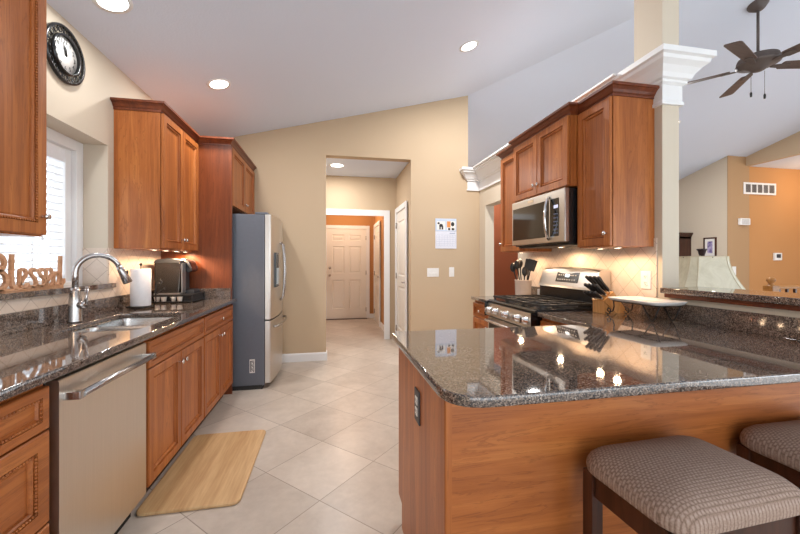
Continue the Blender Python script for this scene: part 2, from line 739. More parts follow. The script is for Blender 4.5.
# right partition: doorway, full-height-to-crown wall, half wall by the peninsula, column
b = MB()
DY0, DY1, DZ = 3.70, 4.56, 2.02
b.box((XR, 1.92, 0), (XR + .125, DY0, 2.53)); b.box((XR, DY1, 0), (XR + .125, YB, 2.53)); b.box((XR, DY0, DZ), (XR + .125, DY1, 2.53))
struct(b.build('wall_right', CREAM), 'cream partition wall with an open doorway, carrying the right-hand cabinets')
b = MB(); b.box((XR, 0.90, 0), (XR + .125, 1.92, 1.072)); struct(b.build('wall_half', CREAM), 'low cream wall behind the peninsula')
b = MB(); b.box((XR, 1.92, 2.53), (XR + .125, 2.135, zK(XR) + .05)); struct(b.build('wall_column', CREAM), 'square cream column rising to the ceiling')
b = MB()
CP = [(0, 2.25), (.018, 2.25), (.018, 2.268), (.012, 2.275), (.012, 2.372), (.03, 2.384), (.03, 2.398), (.045, 2.406), (.056, 2.43), (.08, 2.462), (.108, 2.484), (.112, 2.505), (.13, 2.512), (.13, 2.545), (0, 2.545)]
b.sweep([(1.88, YB + .05), (1.88, YB), (XR, YB), (XR, 1.92), (XR + .125, 1.92), (XR + .125, YB)], CP)
b.box((1.89, 2.14, 2.531), (XR + .11, YB, 2.545))
struct(b.build('trim_1', WHITE), 'white crown moulding capping the partition wall and column')
b = MB()
BP = [(0, 0), (.014, 0), (.014, .085), (.009, .1), (0, .105)]
b.sweep([(-1.54, YB), (OX0, YB), (OX0, YB + .13)], BP)
struct(b.build('trim_2', WHITE), 'white baseboard on the tan back wall')
b = MB(); b.sweep([(OX1, YB + .13), (OX1, YB), (XR, YB), (XR, DY1)], BP); struct(b.build('trim_3', WHITE))

# tiled backsplashes
b = MB(); b.box((XL, 0.6, 1.014), (XL + .008, WY0, 1.36)); b.box((XL, WY1, 1.014), (XL + .008, 3.70, 1.36)); b.box((XL, WY0, 1.014), (XL + .008, WY1, 1.078))
struct(b.build('trim_4', SPLASH), 'diagonal beige tile backsplash under the window and left cabinets')
b = MB(); b.box((XL - .17, WY1 - .008, 1.112), (XL, WY1, 1.36)); struct(b.build('trim_5', SPLASHX))
b = MB(); b.box((XR - .008, 1.955, 1.014), (XR, 3.47, 1.415)); struct(b.build('trim_6', SPLASH), 'diagonal beige tile backsplash behind the range')
b = MB(); b.box((XR - .03, 0.86, 1.045), (XR, 1.88, 1.072), .004); struct(b.build('trim_7', CROWN), 'cherry strip under the raised granite ledge')

# hall behind the opening
HY = 5.86
b = MB(); b.box((OX0 - .9, YB + .13, OZ), (1.3, HY + .1, OZ + .08)); struct(b.build('ceiling_hall', CEIL))
b = MB(); b.box((OX0 - .9, HY, 2.04), (1.3, HY + .1, OZ)); b.box((0.90, HY, 0), (1.3, HY + .1, 2.04)); b.box((OX0 - .9, HY, 0), (-.22, HY + .1, 2.04))
struct(b.build('wall_hall_back', TAN))
b = MB(); b.box((OX1, YB + .13, 0), (OX1 + .1, HY, OZ)); struct(b.build('wall_hall_right', TAN))
b = MB(); b.box((OX0 - .95, YB + .13, 0), (OX0 - .85, 8.3, OZ)); struct(b.build('wall_hall_left', TAN))
b = MB()
CW = .095
b.box((0.865, HY - .02, 0), (0.865 + CW, HY, 2.01 + CW), .004); b.box((-.30, HY - .02, 2.01), (0.865, HY, 2.01 + CW), .004)
b.box((0.885, HY - .005, 0), (0.905, HY + .1, 2.03)); b.box((-.22, HY, 2.03), (0.89, HY + .1, 2.05))
struct(b.build('trim_8', WHITE), 'white casing of the doorway at the end of the hall')
# far entry room
FY = 8.1
b = MB(); b.box((-1.0, FY, 0), (1.2, FY + .1, OZ)); struct(b.build('wall_entry_back', ORANGE), 'golden orange wall around the far entry door')
b = MB(); b.box((0.97, HY + .1, 0), (1.07, FY, OZ)); struct(b.build('wall_entry_right', ORANGE))
b = MB(); b.box((-1.0, HY + .1, 2.5), (1.2, FY + .1, 2.58)); struct(b.build('ceiling_entry', CEIL))
b = MB(); b.sweep([(0.865, FY), (0.97, FY), (0.97, 7.84)], BP); b.sweep([(0.97, 6.96), (0.97, HY + .1)], BP); struct(b.build('trim_9', WHITE))


def panel_door(b, w, h, cells, t=.04, rr=((0, 0), (.012, .012), (.03, .012), (.05, .004))):
    """slab facing -y, x 0..w, z 0..h, with sunk-and-raised panels"""
    xs = sorted({0, w, *[c[0] for c in cells], *[c[2] for c in cells]})
    zs = sorted({0, h, *[c[1] for c in cells], *[c[3] for c in cells]})
    for i in range(len(xs) - 1):
        for j in range(len(zs) - 1):
            cx, cz = (xs[i] + xs[i + 1]) / 2, (zs[j] + zs[j + 1]) / 2
            if not any(c[0] < cx < c[2] and c[1] < cz < c[3] for c in cells):
                b.quad([(xs[i], 0, zs[j]), (xs[i + 1], 0, zs[j]), (xs[i + 1], 0, zs[j + 1]), (xs[i], 0, zs[j + 1])])
    for c in cells:
        b.rings(c[0], c[1], c[2], c[3], rr, back=False)
    b.quad([(0, t, 0), (0, t, h), (w, t, h), (w, t, 0)])
    b.quad([(0, 0, 0), (0, 0, h), (0, t, h), (0, t, 0)]); b.quad([(w, 0, 0), (w, t, 0), (w, t, h), (w, 0, h)])
    b.quad([(0, 0, h), (w, 0, h), (w, t, h), (0, t, h)]); b.quad([(0, 0, 0), (0, t, 0), (w, t, 0), (w, 0, 0)])


def casing(b, w, h, cw=.075, t=.02):
    b.box((-cw, -t, 0), (0, 0, h + cw), .004); b.box((w, -t, 0), (w + cw, 0, h + cw), .004); b.box((0, -t, h), (w, 0, h + cw), .004)


def make_door(name, loc, rotz, w, h, cells, label, knob_left, lever=False):
    b = MB(); panel_door(b, w, h, cells)
    d = b.build(name, DOORW); d.location = loc; d.rotation_euler = (0, 0, rotz)
    struct(d, label)
    b = MB(); casing(b, w, h); b.build('door_casing', WHITE, d)
    x = .065 if knob_left else w - .065
    b = MB(); b.lathe([(0, 0), (.028, 0), (.028, .006), (.01, .01), (.01, .035)], (x, 0, .96), (0, -1, 0), 18)
    if lever:
        b.tube([(x, -.035, .96), (x + (.09 if knob_left else -.09), -.04, .962)], [.009, .006], 10)
        b.sphere((x, -.037, .96), .012, 10)
    else:
        b.sphere((x, -.05, .96), .027, 14)
    b.build('door_handle', NICKEL, d)
    hx = w - .004 if knob_left else .004
    for z in (.2, h / 2 + .02, h - .2):
        b = MB(); b.cyl((hx, -.012, z - .045), (hx, -.012, z + .045), .009, seg=10); b.build('hinge', NICKEL, d)
    return d


def six(w, h):
    s = .115; m = w / 2 - .05
    rows = [(.22, .86), (1.0, 1.60), (1.72, h - .13)]
    return [c for z0, z1 in rows for c in ((s, z0, m, z1), (w - m, z0, w - s, z1))]

d = make_door('door_1', (-.07, FY - .016, 0.01), 0, .865, 1.985, six(.865, 1.985), 'six-panel white entry door at the far end of the hall', True)
b = MB(); b.lathe([(0, 0), (.028, 0), (.028, .012), (0, .016)], (.065, 0, 1.12), (0, -1, 0), 18); b.build('deadbolt', NICKEL, d)
b = MB(); b.box((-.02, -.05, -.01), (.885, .0, .006), .002); b.build('threshold', DARKWOOD, d)
make_door('door_2', (0.954, 7.80, 0.01), -PI / 2, .80, 1.985, six(.80, 1.985), 'white panel door on the right side of the orange entry', False, True)
make_door('door_3', (OX1 - .016, 5.70, 0.01), -PI / 2, .72, 2.03, [(.11, .22, .61, .88), (.11, 1.04, .61, 1.88)], 'narrow white two-panel door inside the hall opening', False, True)

# living room beyond the partition
LX = 7.59
b = MB(); b.box((LX, 5.71, 0), (LX + .44, 9.0, 3.45)); struct(b.build('wall_living_right', CREAM), 'cream living room wall')
b = MB(); b.box((LX + .44, 5.71, 0), (10.6, 5.85, 3.4)); b2 = MB(); b2.box((LX + .001, 5.695, 0), (LX + .52, 5.71, 3.33)); struct(b2.build('wall_stair_left', HONEY))
struct(b.build('wall_stair', ORANGE), 'golden orange wall beyond the living room')
b = MB(); b.prism([(5.70, 3.15), (-3, 3.15), (-3, zL(-3) + .05), (5.70, zL(5.70) + .05)], LX + .44, LX + .54, 'x'); struct(b.build('wall_header', TAN), 'tan header above the stair hall')
b = MB(); b.box((LX + .54, -3, 3.15), (10.6, 5.71, 3.22)); struct(b.build('ceiling_stair', CEIL))
b = MB(); b.box((10.5, 2.6, 0), (10.6, 5.71, 3.2)); struct(b.build('wall_stair_right', ORANGE))
b = MB(); b.box((2.95, 4.2, 0), (3.0, 7.5, 2.4)); struct(b.build('wall_terracotta', TERRA), 'terracotta wall seen through the doorway')
b = MB(); b.box((2.9, 4.08, 0), (3.0, 4.2, 2.4)); struct(b.build('trim_10', TAN))

# ------------------------------------------------------------------ window
w = MB()
wx = XL - .18
for (q0, q1, q2, q3, dx) in ((WY0, WY0 + .07, WZ0, WZ1, .0), (WY1 - .07, WY1, WZ0, WZ1, .0), (WY0 + .07, WY1 - .07, WZ1 - .07, WZ1, .0), (WY0 + .07, WY1 - .07, WZ0, WZ0 + .05, .0),
                             (WY0 + .07, WY0 + .125, WZ0 + .05, WZ1 - .07, -.03), (WY1 - .125, WY1 - .07, WZ0 + .05, WZ1 - .07, -.03), (WY0 + .125, WY1 - .125, WZ1 - .12, WZ1 - .07, -.03)):
    w.box((wx - .09, q0, q2), (wx + .03 + dx, q1, q3), .004)
w1 = struct(w.build('window_1', WHITE), 'white framed window with a lowered blind in the left wall recess')
w = MB(); w.box((wx - .085, 2.32, WZ0 + .05), (wx - .068, 2.37, WZ1 - .07)); w.box((wx - .085, 2.60, WZ0 + .05), (wx - .074, 2.62, WZ1 - .07)); w.build('mullion', WHITE, w1)
w = MB(); w.box((wx - .09, WY0 + .07, WZ0 + .05), (wx - .086, WY1 - .07, WZ1 - .07)); w.build('pane', GLASS, w1)
w = MB(); w.prism(round_poly([(XL - .20, WY0), (XL - .20, WY1), (XL, WY1), (XL, 2.95), (XL + .03, 2.95), (XL + .03, 1.9), (XL, 1.9), (XL, WY0)], [0, 0, 0, 0, .006, .006, 0, 0], 3), 1.08, 1.112, 'z')
w.build('window_sill', GRANITE, w1)
bl = thing('window_blind', 'white slatted blind lowered in the kitchen window', 'blind', (wx - .035, WY0 + .13, WZ0 + .04))
bw = WY1 - WY0 - .26
w = MB(); w.box((-.03, .002, .83), (.03, bw - .002, .882), .003); w.box((.03, 0, .80), (.036, bw, .882), .002); w.build('valance', BLIND, bl)
w = MB()
nz = 17
for i in range(nz):
    z = .05 + i * (.75 / (nz - 1))
    w.box((-.026, .004, -.0018), (.026, bw - .004, .0018), 0, Matrix.Translation((0, 0, z)) @ Matrix.Rotation(math.radians(-14), 4, 'Y'))
w.build('slats', BLIND, bl)
w = MB(); w.box((-.024, .004, .012), (.024, bw - .004, .028), .003); w.build('bottom_rail', BLIND, bl)
w = MB()
for y in (.12, bw / 2, bw - .12):
    w.cyl((.028, y, .02), (.028, y, .83), .0012, seg=6); w.cyl((-.028, y, .02), (-.028, y, .83), .0012, seg=6)
w.build('ladder_cord', BLIND, bl)
w = MB(); w.cyl((.04, bw - .2, .82), (.04, bw - .2, .30), .0018, seg=6); w.lathe([(0, 0), (.006, .004), (.007, .03), (0, .036)], (.04, bw - .2, .27), seg=10); w.build('pull_cord', BLIND, bl)

# ------------------------------------------------------------------ cabinets
DOOR_RINGS = [(0, -.004), (0, -.019), (.004, -.023), (.050, -.023), (.051, -.011), (.0545, -.010), (.057, -.017), (.063, -.018), (.068, -.013), (.070, -.006), (.076, -.008)]
DRAW_RINGS = [(0, -.004), (0, -.019), (.004, -.023), (.030, -.023), (.031, -.012), (.034, -.011), (.036, -.017), (.040, -.017), (.044, -.009)]


def knob(parent, x, z):
    k = MB(); k.lathe([(.0, 0), (.008, 0), (.006, .006), (.005, .012), (.012, .017), (.0145, .022), (.012, .027), (0, .029)], (x, -.022, z), (0, -1, 0), 14)
    k.build('knob', CHROME, parent)


def rope(parent, x0, z0, x1, z1, ins):
    k = MB()
    r = .0046; st = .0115
    def run(a, c):
        a = Vector(a); c = Vector(c); n = int((c - a).length / st)
        for i in range(n + 1):
            p = a.lerp(c, i / n)
            k.sphere(p, r, 6)
    X0, X1, Z0, Z1 = x0 + ins, x1 - ins, z0 + ins, z1 - ins
    for a, c in (((X0, -.0205, Z0), (X1, -.0205, Z0)), ((X1, -.0205, Z0), (X1, -.0205, Z1)), ((X1, -.0205, Z1), (X0, -.0205, Z1)), ((X0, -.0205, Z1), (X0, -.0205, Z0))):
        run(a, c)
    k.build('rope_molding', WOOD_V, parent)


def door(root, x0, z0, x1, z1, kx=None, kz=None, rp=False):
    d = MB(); d.rings(x0, z0, x1, z1, DOOR_RINGS); o = d.build('door', WOOD_V, root)
    if kx is not None:
        knob(o, kx, kz)
    if rp:
        rope(o, x0, z0, x1, z1, .0565)
    return o


def drawer(root, x0, z0, x1, z1, kn=True, rp=False, rings=None):
    d = MB(); d.rings(x0, z0, x1, z1, rings or DRAW_RINGS); o = d.build('drawer', WOOD_X, root)
    if kn:
        knob(o, (x0 + x1) / 2, (z0 + z1) / 2)
    if rp:
        rope(o, x0, z0, x1, z1, .0355 if not rings else .0565)
    return o


def base_body(root, w, d):
    k = MB(); k.box((0, 0, .115), (w, d, .882), .001); k.build('body', WOOD_V, root)
    k = MB(); k.box((.0, .065, 0), (w, d, .115)); k.build('toe_kick', TOEK, root)


G = .004
ZS = .713     # drawer/door split
LXF = -.923   # left run face-frame plane
# drawer base nearest the camera
t = thing('base_cabinet', 'cherry drawer base with rope-edged fronts, left of the dishwasher', 'cabinet', (LXF, .62, 0), PI / 2)
base_body(t, .766, .612)
for z0, z1, r in ((.72, .858, None), (.415, .713, DOOR_RINGS), (.12, .408, DOOR_RINGS)):
    drawer(t, .01, z0, .762, z1, True, True, r)
# sink base
t = thing('base_cabinet', 'cherry two-door sink base right of the dishwasher', 'cabinet', (LXF, 2.035, 0), PI / 2)
k = MB(); k.box((0, 0, .115), (.02, .612, .882)); k.box((.81, 0, .115), (.83, .612, .882)); k.box((.02, 0, .115), (.81, .612, .135)); k.box((.02, .597, .135), (.81, .612, .882)); k.box((.02, 0, .135), (.81, .02, .882)); k.build('body', WOOD_V, t)
k = MB(); k.box((.0, .065, 0), (.83, .612, .115)); k.build('toe_kick', TOEK, t)
drawer(t, .008, .72, .822, .858, False)
door(t, .008, .12, .412, ZS, .385, .655); door(t, .418, .12, .822, ZS, .445, .655)
# next base
t = thing('base_cabinet', 'cherry two-door base with one drawer beside the refrigerator', 'cabinet', (LXF, 2.867, 0), PI / 2)
base_body(t, .80, .612)
drawer(t, .008, .72, .792, .858)
door(t, .008, .12, .397, ZS, .37, .655); door(t, .403, .12, .792, ZS, .43, .655)

CROWNP = [(0, 0), (.007, 0), (.007, .014), (.014, .02), (.022, .034), (.036, .048), (.046, .052), (.046, .068), (0, .068)]


def upper(name, label, loc, rotz, w, d, z0, z1, doors, ends=(1, 1), knobs='in', rp=False, xs=0.0):
    """wall cabinet; loc at its lower left front"""
    t = thing(name, label, 'cabinet', (loc[0], loc[1], 0), rotz)
    k = MB(); k.box((0, 0, z0), (w, d, z1), .001); k.build('body', WOOD_V, t)
    n = doors
    dw = (w - .008 - G * (n - 1)) / n
    for i in range(n):
        x0 = .004 + i * (dw + G); x1 = x0 + dw
        if n == 1:
            kx = x1 - .028 if knobs == 'right' else x0 + .028
        else:
            kx = x1 - .028 if i % 2 == 0 else x0 + .028
        if rp and i == n - 1:
            kx = x1 - .028
        door(t, x0, z0 + .006, x1, z1 - .01, kx, z0 + .085, rp)
    k = MB()
    e0, e1 = ends
    path = ([(xs, e0)] if e0 else []) + [(xs, 0), (w, 0)] + ([(w, e1)] if e1 else [])
    k.sweep(path, CROWNP, z1 - .006); k.build('crown_molding', CROWN, t)
    return t


UZ0, UZ1, UZL = 1.36, 2.312, 2.375
upper('wall_cabinet', 'cherry wall cabinet with rope-edged doors, left of the window', (-1.233, .88), PI / 2, .965, .305, UZ0 + .012, 2.45, 2, (.305, .305), rp=True)
upper('wall_cabinet', 'two-door cherry wall cabinet above the coffee maker', (-1.233, 2.968), PI / 2, .729, .305, UZ0, UZL, 2, (.305, 0))
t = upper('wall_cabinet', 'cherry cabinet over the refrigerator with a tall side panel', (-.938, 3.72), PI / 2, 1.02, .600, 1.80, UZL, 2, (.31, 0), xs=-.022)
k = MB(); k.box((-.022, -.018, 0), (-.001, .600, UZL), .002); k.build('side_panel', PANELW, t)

upper('wall_cabinet', 'narrow one-door cherry wall cabinet between doorway and microwave', (1.743, 3.462), -PI / 2, .397, .305, UZ0, UZ1 + .008, 1, (.305, 0), 'left')
upper('wall_cabinet', 'short two-door cherry cabinet directly above the microwave', (1.672, 3.063), -PI / 2, .775, .376, 1.803, UZ1, 2, (.072, .072))
upper('wall_cabinet', 'tall one-door cherry wall cabinet right of the microwave', (1.743, 2.286), -PI / 2, .312, .305, UZ0, UZ1, 1, (0, .305), 'right')

# right run bases
t = thing('base_cabinet', 'small cherry base with drawer on the far side of the range', 'cabinet', (1.443, 3.462, 0), -PI / 2)
base_body(t, .395, .605); drawer(t, .008, .72, .387, .858); door(t, .008, .12, .387, ZS, .36, .655)
t = thing('base_cabinet', 'cherry base between the range and the peninsula', 'cabinet', (1.443, 2.272, 0), -PI / 2)
base_body(t, .47, .605); drawer(t, .008, .72, .462, .858); door(t, .008, .12, .462, ZS, .435, .655)

# peninsula
t = thing('peninsula_cabinet', 'cherry panelled peninsula base behind the upholstered stools', 'cabinet', (.335, 1.03, 0))
k = MB(); k.box((.012, .008, .115), (1.71, .72, .882)); k.build('body', WOOD_V, t)
k = MB(); k.box((.012, .02, 0), (1.71, .66, .115)); k.build('toe_kick', TOEK, t)
k = MB(); k.prism([(.035, 0), (.655, 0), (.655, .115), (.735, .115), (.735, .882), (.035, .882)], 0, .012, 'x'); k.build('end_panel', WOOD_V, t)
k = MB(); k.prism(round_poly([(0, 0), (.022, 0), (.022, .035), (0, .035)], [.008, 0, 0, 0], 4), 0, .882, 'z'); k.build('corner_post', WOOD_V, t)
k = MB(); k.box((.022, .0, 0), (1.71, .012, .882)); k.build('back_panel', WOOD_X, t)
for i in range(2):
    k = MB(); k.rings(0, .12, .52, ZS, DOOR_RINGS); o = k.build('door', WOOD_V, t); o.rotation_euler = (0, 0, PI); o.location = (.54 + i * .53, .72, 0)
    k = MB(); k.rings(0, .72, .52, .858, DRAW_RINGS); o = k.build('drawer', WOOD_X, t); o.rotation_euler = (0, 0, PI); o.location = (.54 + i * .53, .72, 0)

# ------------------------------------------------------------------ counters
CT, CH = .914, .031
sink_hole = round_poly([(-1.375, 2.07), (-.975, 2.07), (-.975, 2.765), (-1.375, 2.765)], .06, 6)
t = thing('countertop', 'speckled brown granite counter along the window wall with the sink cut-out', 'countertop', (0, 0, 0))
curve_mesh('slab', [[(XL + .002, .6), (-.872, .6), (-.872, 3.696), (XL + .002, 3.696)], sink_hole], CH, .005, GRANITE, t, CT - CH / 2)
k = MB(); k.box((XL + .001, .6, CT + .0005), (XL + .021, 3.674, 1.014), .002); tag(k.build('granite_upstand', GRANITE), 'long low granite upstand under the window tile', 'upstand')
k = MB(); k.box((XL + .001, 3.676, CT + .0005), (-.93, 3.696, 1.014), .002); tag(k.build('granite_upstand', GRANITE), 'short granite upstand against the dark cherry panel by the refrigerator', 'upstand')
t = thing('countertop', 'large speckled granite peninsula counter wrapping to the range', 'countertop', (0, 0, 0))
pl = round_poly([(.298, .876), (2.048, .876), (2.048, 2.278), (1.408, 2.278), (1.408, 1.79), (.298, 1.79)], [.12, 0, 0, .004, .02, .035], 8)
curve_mesh('slab', [pl], CH, .005, GRANITE, t, CT - CH / 2)
k = MB(); k.box((XR - .021, .88, CT + .0005), (XR - .001, 2.278, 1.014), .002); tag(k.build('granite_upstand', GRANITE), 'granite upstand along the low wall behind the peninsula counter', 'upstand')
t = thing('countertop', 'small granite counter piece beyond the range', 'countertop', (0, 0, 0))
curve_mesh('slab', [[(1.408, 3.062), (2.048, 3.062), (2.048, 3.475), (1.408, 3.475)]], CH, .005, GRANITE, t, CT - CH / 2)
k = MB(); k.box((XR - .021, 3.062, CT + .0005), (XR - .001, 3.475, 1.014), .002); tag(k.build('granite_upstand', GRANITE), 'small granite upstand behind the utensil crock', 'upstand')
o = curve_mesh('bar_ledge', [round_poly([(1.985, .80), (2.33, .80), (2.33, 1.915), (1.985, 1.885)], [.03, .03, 0, .02], 5)], .033, .005, GRANITE, None, 1.0885)
tag(o, 'raised granite ledge on the low wall at the right', 'ledge')

# ------------------------------------------------------------------ sink and faucet
t = thing('sink', 'stainless double-bowl sink set under the granite counter', 'sink', (-1.175, 2.4175, .88))
for y0, y1 in ((-.345, -.005), (.02, .345)):
    k = MB()
    T = round_poly([(-.198, y0), (.198, y0), (.198, y1), (-.198, y1)], .05, 5)
    cx, cy = 0, (y0 + y1) / 2
    zs = [(1.0, 0), (.98, -.02), (.97, -.15), (.90, -.175), (.15, -.18)]
    R = [[k.b.verts.new((p[0] * s, cy + (p[1] - cy) * s, z)) for p in T] for s, z in zs]
    for a, c in zip(R, R[1:]):
        for i in range(len(T)):
            f = k.b.faces.new((a[i], a[(i + 1) % len(T)], c[(i + 1) % len(T)], c[i])); f.smooth = True
    k.b.faces.new(R[-1])
    o = k.build('bowl', SINKM, t)
    k = MB(); k.lathe([(.045, .001), (.042, .006), (.03, .002), (0, .001)], (0, cy, -.18), seg=20); k.build('drain', CHROME, o)
k = MB(); k.box((-.198, -.007, -.03), (.198, .022, -.002), .008); k.build('divider', SINKM, t)
k = MB()
outer = [(-.235, -.375), (.235, -.375), (.235, .375), (-.235, .375)]
for (a0, a1, c0, c1) in ((-.225, -.197, -.36, .36), (.197, .225, -.36, .36)):
    k.box((a0, c0, -.003), (a1, c1, .002))
k.box((-.2, -.372, -.003), (.2, -.343, .002)); k.box((-.2, .343, -.003), (.2, .372, .002))
k.build('flange', SINKM, t)

t = thing('faucet', 'brushed nickel gooseneck pull-down faucet behind the sink', 'faucet', (-1.445, 2.41, CT), math.radians(38))
k = MB(); k.lathe([(0, 0), (.036, 0), (.036, .008), (.033, .02), (.031, .11), (.026, .165), (.021, .18), (.021, .20), (0, .20)], seg=28); k.build('body', NICKEL, t)
pts = [(0, 0, .195), (0, 0, .27)]
R = .105
for i in range(0, 15):
    a = PI - i * (PI * .90) / 14
    pts.append((R + R * math.cos(a), 0, .285 + R * math.sin(a)))
k = MB(); k.tube(pts, .0155, 16); k.build('spout', NICKEL, t)
e = Vector(pts[-1]); dv = (e - Vector(pts[-2])).normalized()
k = MB(); k.tube([e - dv * .005, e + dv * .02, e + dv * .105, e + dv * .11], [.0175, .019, .026, .023], 18); h = k.build('spray_head', NICKEL, t)
k = MB(); q = e + dv * .05 + Vector((.02, 0, .008)); k.sphere(q, .01, 10, (.006, .009, .018)); k.build('button', BLACKM, h)
k = MB(); k.lathe([(0, 0), (.024, 0), (.024, .022), (.017, .032), (0, .035)], (.014, -.012, .10), (.8, -.6, 0), 20)
k.tube([(.04, -.03, .105), (.044, -.033, .14), (.047, -.035, .205)], [.011, .008, .011], 12); k.build('handle', NICKEL, t)

# ------------------------------------------------------------------ dishwasher
t = thing('dishwasher', 'stainless dishwasher under the granite between cherry cabinets', 'dishwasher', (-.92, 1.418, 0), PI / 2)
k = MB(); k.box((.0, .02, .09), (.598, .56, .868)); k.build('tub', BLACKM, t)
k = MB(); k.box((-.03, .03, 0.0), (.001, .5, .87)); k.box((.0, .05, 0), (.598, .5, .1)); k.build('toe_kick', GAP, t)
k = MB(); k.prism(round_poly([(.02, .105), (-.02, .105), (-.02, .862), (.02, .862)], [0, .008, .012, 0], 4), .004, .594, 'x'); dr = k.build('door', STEELW, t)
k = MB(); k.tube([(.04, -.066, .80), (.30, -.066, .80), (.558, -.066, .80)], .0125, 14); k.box((.02, -.074, .786), (.05, -.018, .814), .005); k.box((.548, -.074, .786), (.578, -.018, .814), .005)
k.build('handle', NICKEL, dr)

# ------------------------------------------------------------------ refrigerator
t = thing('refrigerator', 'stainless french-door refrigerator with grey sides in the corner', 'refrigerator', (-.64, 3.79, 0), PI / 2)
FW = .91
k = MB(); k.box((0, 0, .035), (FW, .80, 1.735), .006); k.build('cabinet_body', GREY, t)
k = MB(); k.box((0.0, .02, 0.0), (FW, .78, .045)); k.build('base_grille', BLACKM, t)
for hx in (0, FW - .12):
    k = MB(); k.box((hx, -.03, 1.737), (hx + .12, .09, 1.757), .005); k.build('hinge_cover', GREY, t)
def bulge(x): return -.058 - .035 * (1 - ((x - FW / 2) / (FW / 2)) ** 2)
def fdoor(name, x0, x1, z0, z1):
    k = MB()
    n = 12
    front = [(x0 + (x1 - x0) * i / n, bulge(x0 + (x1 - x0) * i / n)) for i in range(n + 1)]
    poly = [(x0, -.006)] + [(x0, front[0][1] + .01), (x0 + .004, front[0][1])] + front[1:-1] + [(x1 - .004, front[-1][1]), (x1, front[-1][1] + .01)] + [(x1, -.006)]
    k.prism(poly, z0, z1, 'z')
    return k.build(name, STEELW, t)
d1 = fdoor('door', .0, FW / 2 - .003, .69, 1.735); d2 = fdoor('door', FW / 2 + .003, FW, .69, 1.735)
d3 = fdoor('freezer_drawer', .0, FW, .06, .675)
def fhandle(par, pts, r=.011):
    k = MB(); k.tube(pts, r, 12); k.build('handle', NICKEL, par)
for par, s in ((d1, -1), (d2, 1)):
    x = FW / 2 + s * .045
    yb = bulge(x) - .004
    fhandle(par, [(x, yb, .84), (x, yb - .026, .87), (x, yb - .040, .98), (x, yb - .046, 1.16), (x, yb - .040, 1.34), (x, yb - .026, 1.45), (x, yb, 1.48)])
fhandle(d3, [(.10, bulge(.1), .60), (.12, bulge(.12) - .04, .605), (.3, bulge(.3) - .05, .61), (.455, bulge(.455) - .05, .61), (.61, bulge(.61) - .05, .61), (.79, bulge(.79) - .04, .605), (.81, bulge(.81), .60)])
k = MB(); k.box((.13, bulge(.2) - .012, 1.0), (.33, bulge(.2) + .02, 1.36), .005); disp = k.build('dispenser', BLACK, d1)
k = MB(); k.box((.15, bulge(.2) - .016, 1.03), (.31, bulge(.2) - .011, 1.2), .003); k.build('dispenser_panel', simple('pale_panel', s2l(196, 208, 216), .3), d1)
k = MB(); k.box((-.0015, .09, .165), (.0, .14, .30)); st = k.build('label_sticker', PLASTIC, t)
k = MB()
for i in range(9):
    k.box((-.0022, .097, .175 + i * .013), (-.0015, .097 + (.012 + .006 * (i % 3)), .182 + i * .013))
    k.box((-.0022, .121, .18 + i * .012), (-.0015, .134, .189 + i * .012))
k.build('label_print', BLACKM, st)

# ------------------------------------------------------------------ range
t = thing('gas_range', 'stainless and black gas range with cast iron grates under the microwave', 'range', (1.425, 3.05, 0), -PI / 2)
RW = .76
k = MB(); k.box((0, 0, .05), (RW, .60, .905), .002); k.build('body', BLACK, t)
k = MB(); k.box((.02, .05, 0), (RW - .02, .58, .05)); k.build('toe_kick', GAP, t)
k = MB(); k.box((0, -.03, .06), (RW, -.002, .24), .005); o = k.build('warming_drawer', STEEL, t)
k = MB(); k.box((0, -.03, .25), (RW, -.002, .775), .005); od = k.build('oven_door', STEEL, t)
k = MB(); k.box((.03, -.034, .29), (RW - .03, -.029, .745), .002); k.build('oven_window', GLASSB, od)
k = MB(); k.tube([(.03, -.03, .745), (.035, -.065, .75), (.08, -.082, .755), (RW / 2, -.095, .758), (RW - .08, -.082, .755), (RW - .035, -.065, .75), (RW - .03, -.03, .745)], .0125, 14); k.build('handle', NICKEL, od)
k = MB(); k.prism([(-.002, .785), (-.045, .79), (-.055, .80), (-.03, .895), (-.015, .905), (-.002, .905)], 0, RW, 'x', .003); cp = k.build('control_panel', STEEL, t)
for ex in (-.004, RW):
    k = MB(); k.box((ex, -.06, .782), (ex + .004, -.0, .91)); k.build('end_cap', BLACK, t)
nv = Vector((0, -.97, .25)).normalized()
for i, x in enumerate((.085, .20, .38, .56, .675)):
    k = MB(); k.lathe([(.0, 0), (.029, 0), (.029, .006), (.024, .008), (.021, .034), (.018, .038), (0, .038)], (x, -.044, .842), nv, 20)
    k.box((x - .005, -.098, .825), (x + .005, -.075, .865), .002)
    kb = k.build('knob', CHROME if i != 2 else CHROME, cp)
k = MB(); k.prism([(-.03, .906), (-.03, .918), (-.015, .928), (.474, .928), (.474, .906)], 0, RW, 'x'); k.build('cooktop', BLACK, t)
for gx0, gx1 in ((.015, .255), (.26, .50), (.505, .745)):
    k = MB()
    z0, z1 = .945, .962
    for y in (.02, .13, .235, .34, .455):
        k.box((gx0, y - .006, z0), (gx1, y + .006, z1), .003)
    for x in (gx0 + .006, (gx0 + gx1) / 2, gx1 - .006):
        k.box((x - .006, .02, z0), (x + .006, .455, z1), .003)
    for x in (gx0 + .008, gx1 - .008):
        for y in (.03, .445):
            k.box((x - .007, y - .007, .926), (x + .007, y + .007, z0 + .002))
    k.build('grate', IRON, t)
for x, y, r in ((.135, .13, .045), (.135, .34, .036), (.38, .235, .05), (.625, .13, .036), (.625, .34, .045)):
    k = MB(); k.lathe([(r * 1.25, 0), (r * 1.25, .006), (r, .008), (r, .014), (r * .3, .017), (0, .017)], (x, y, .926), seg=20); k.build('burner', IRON, t)
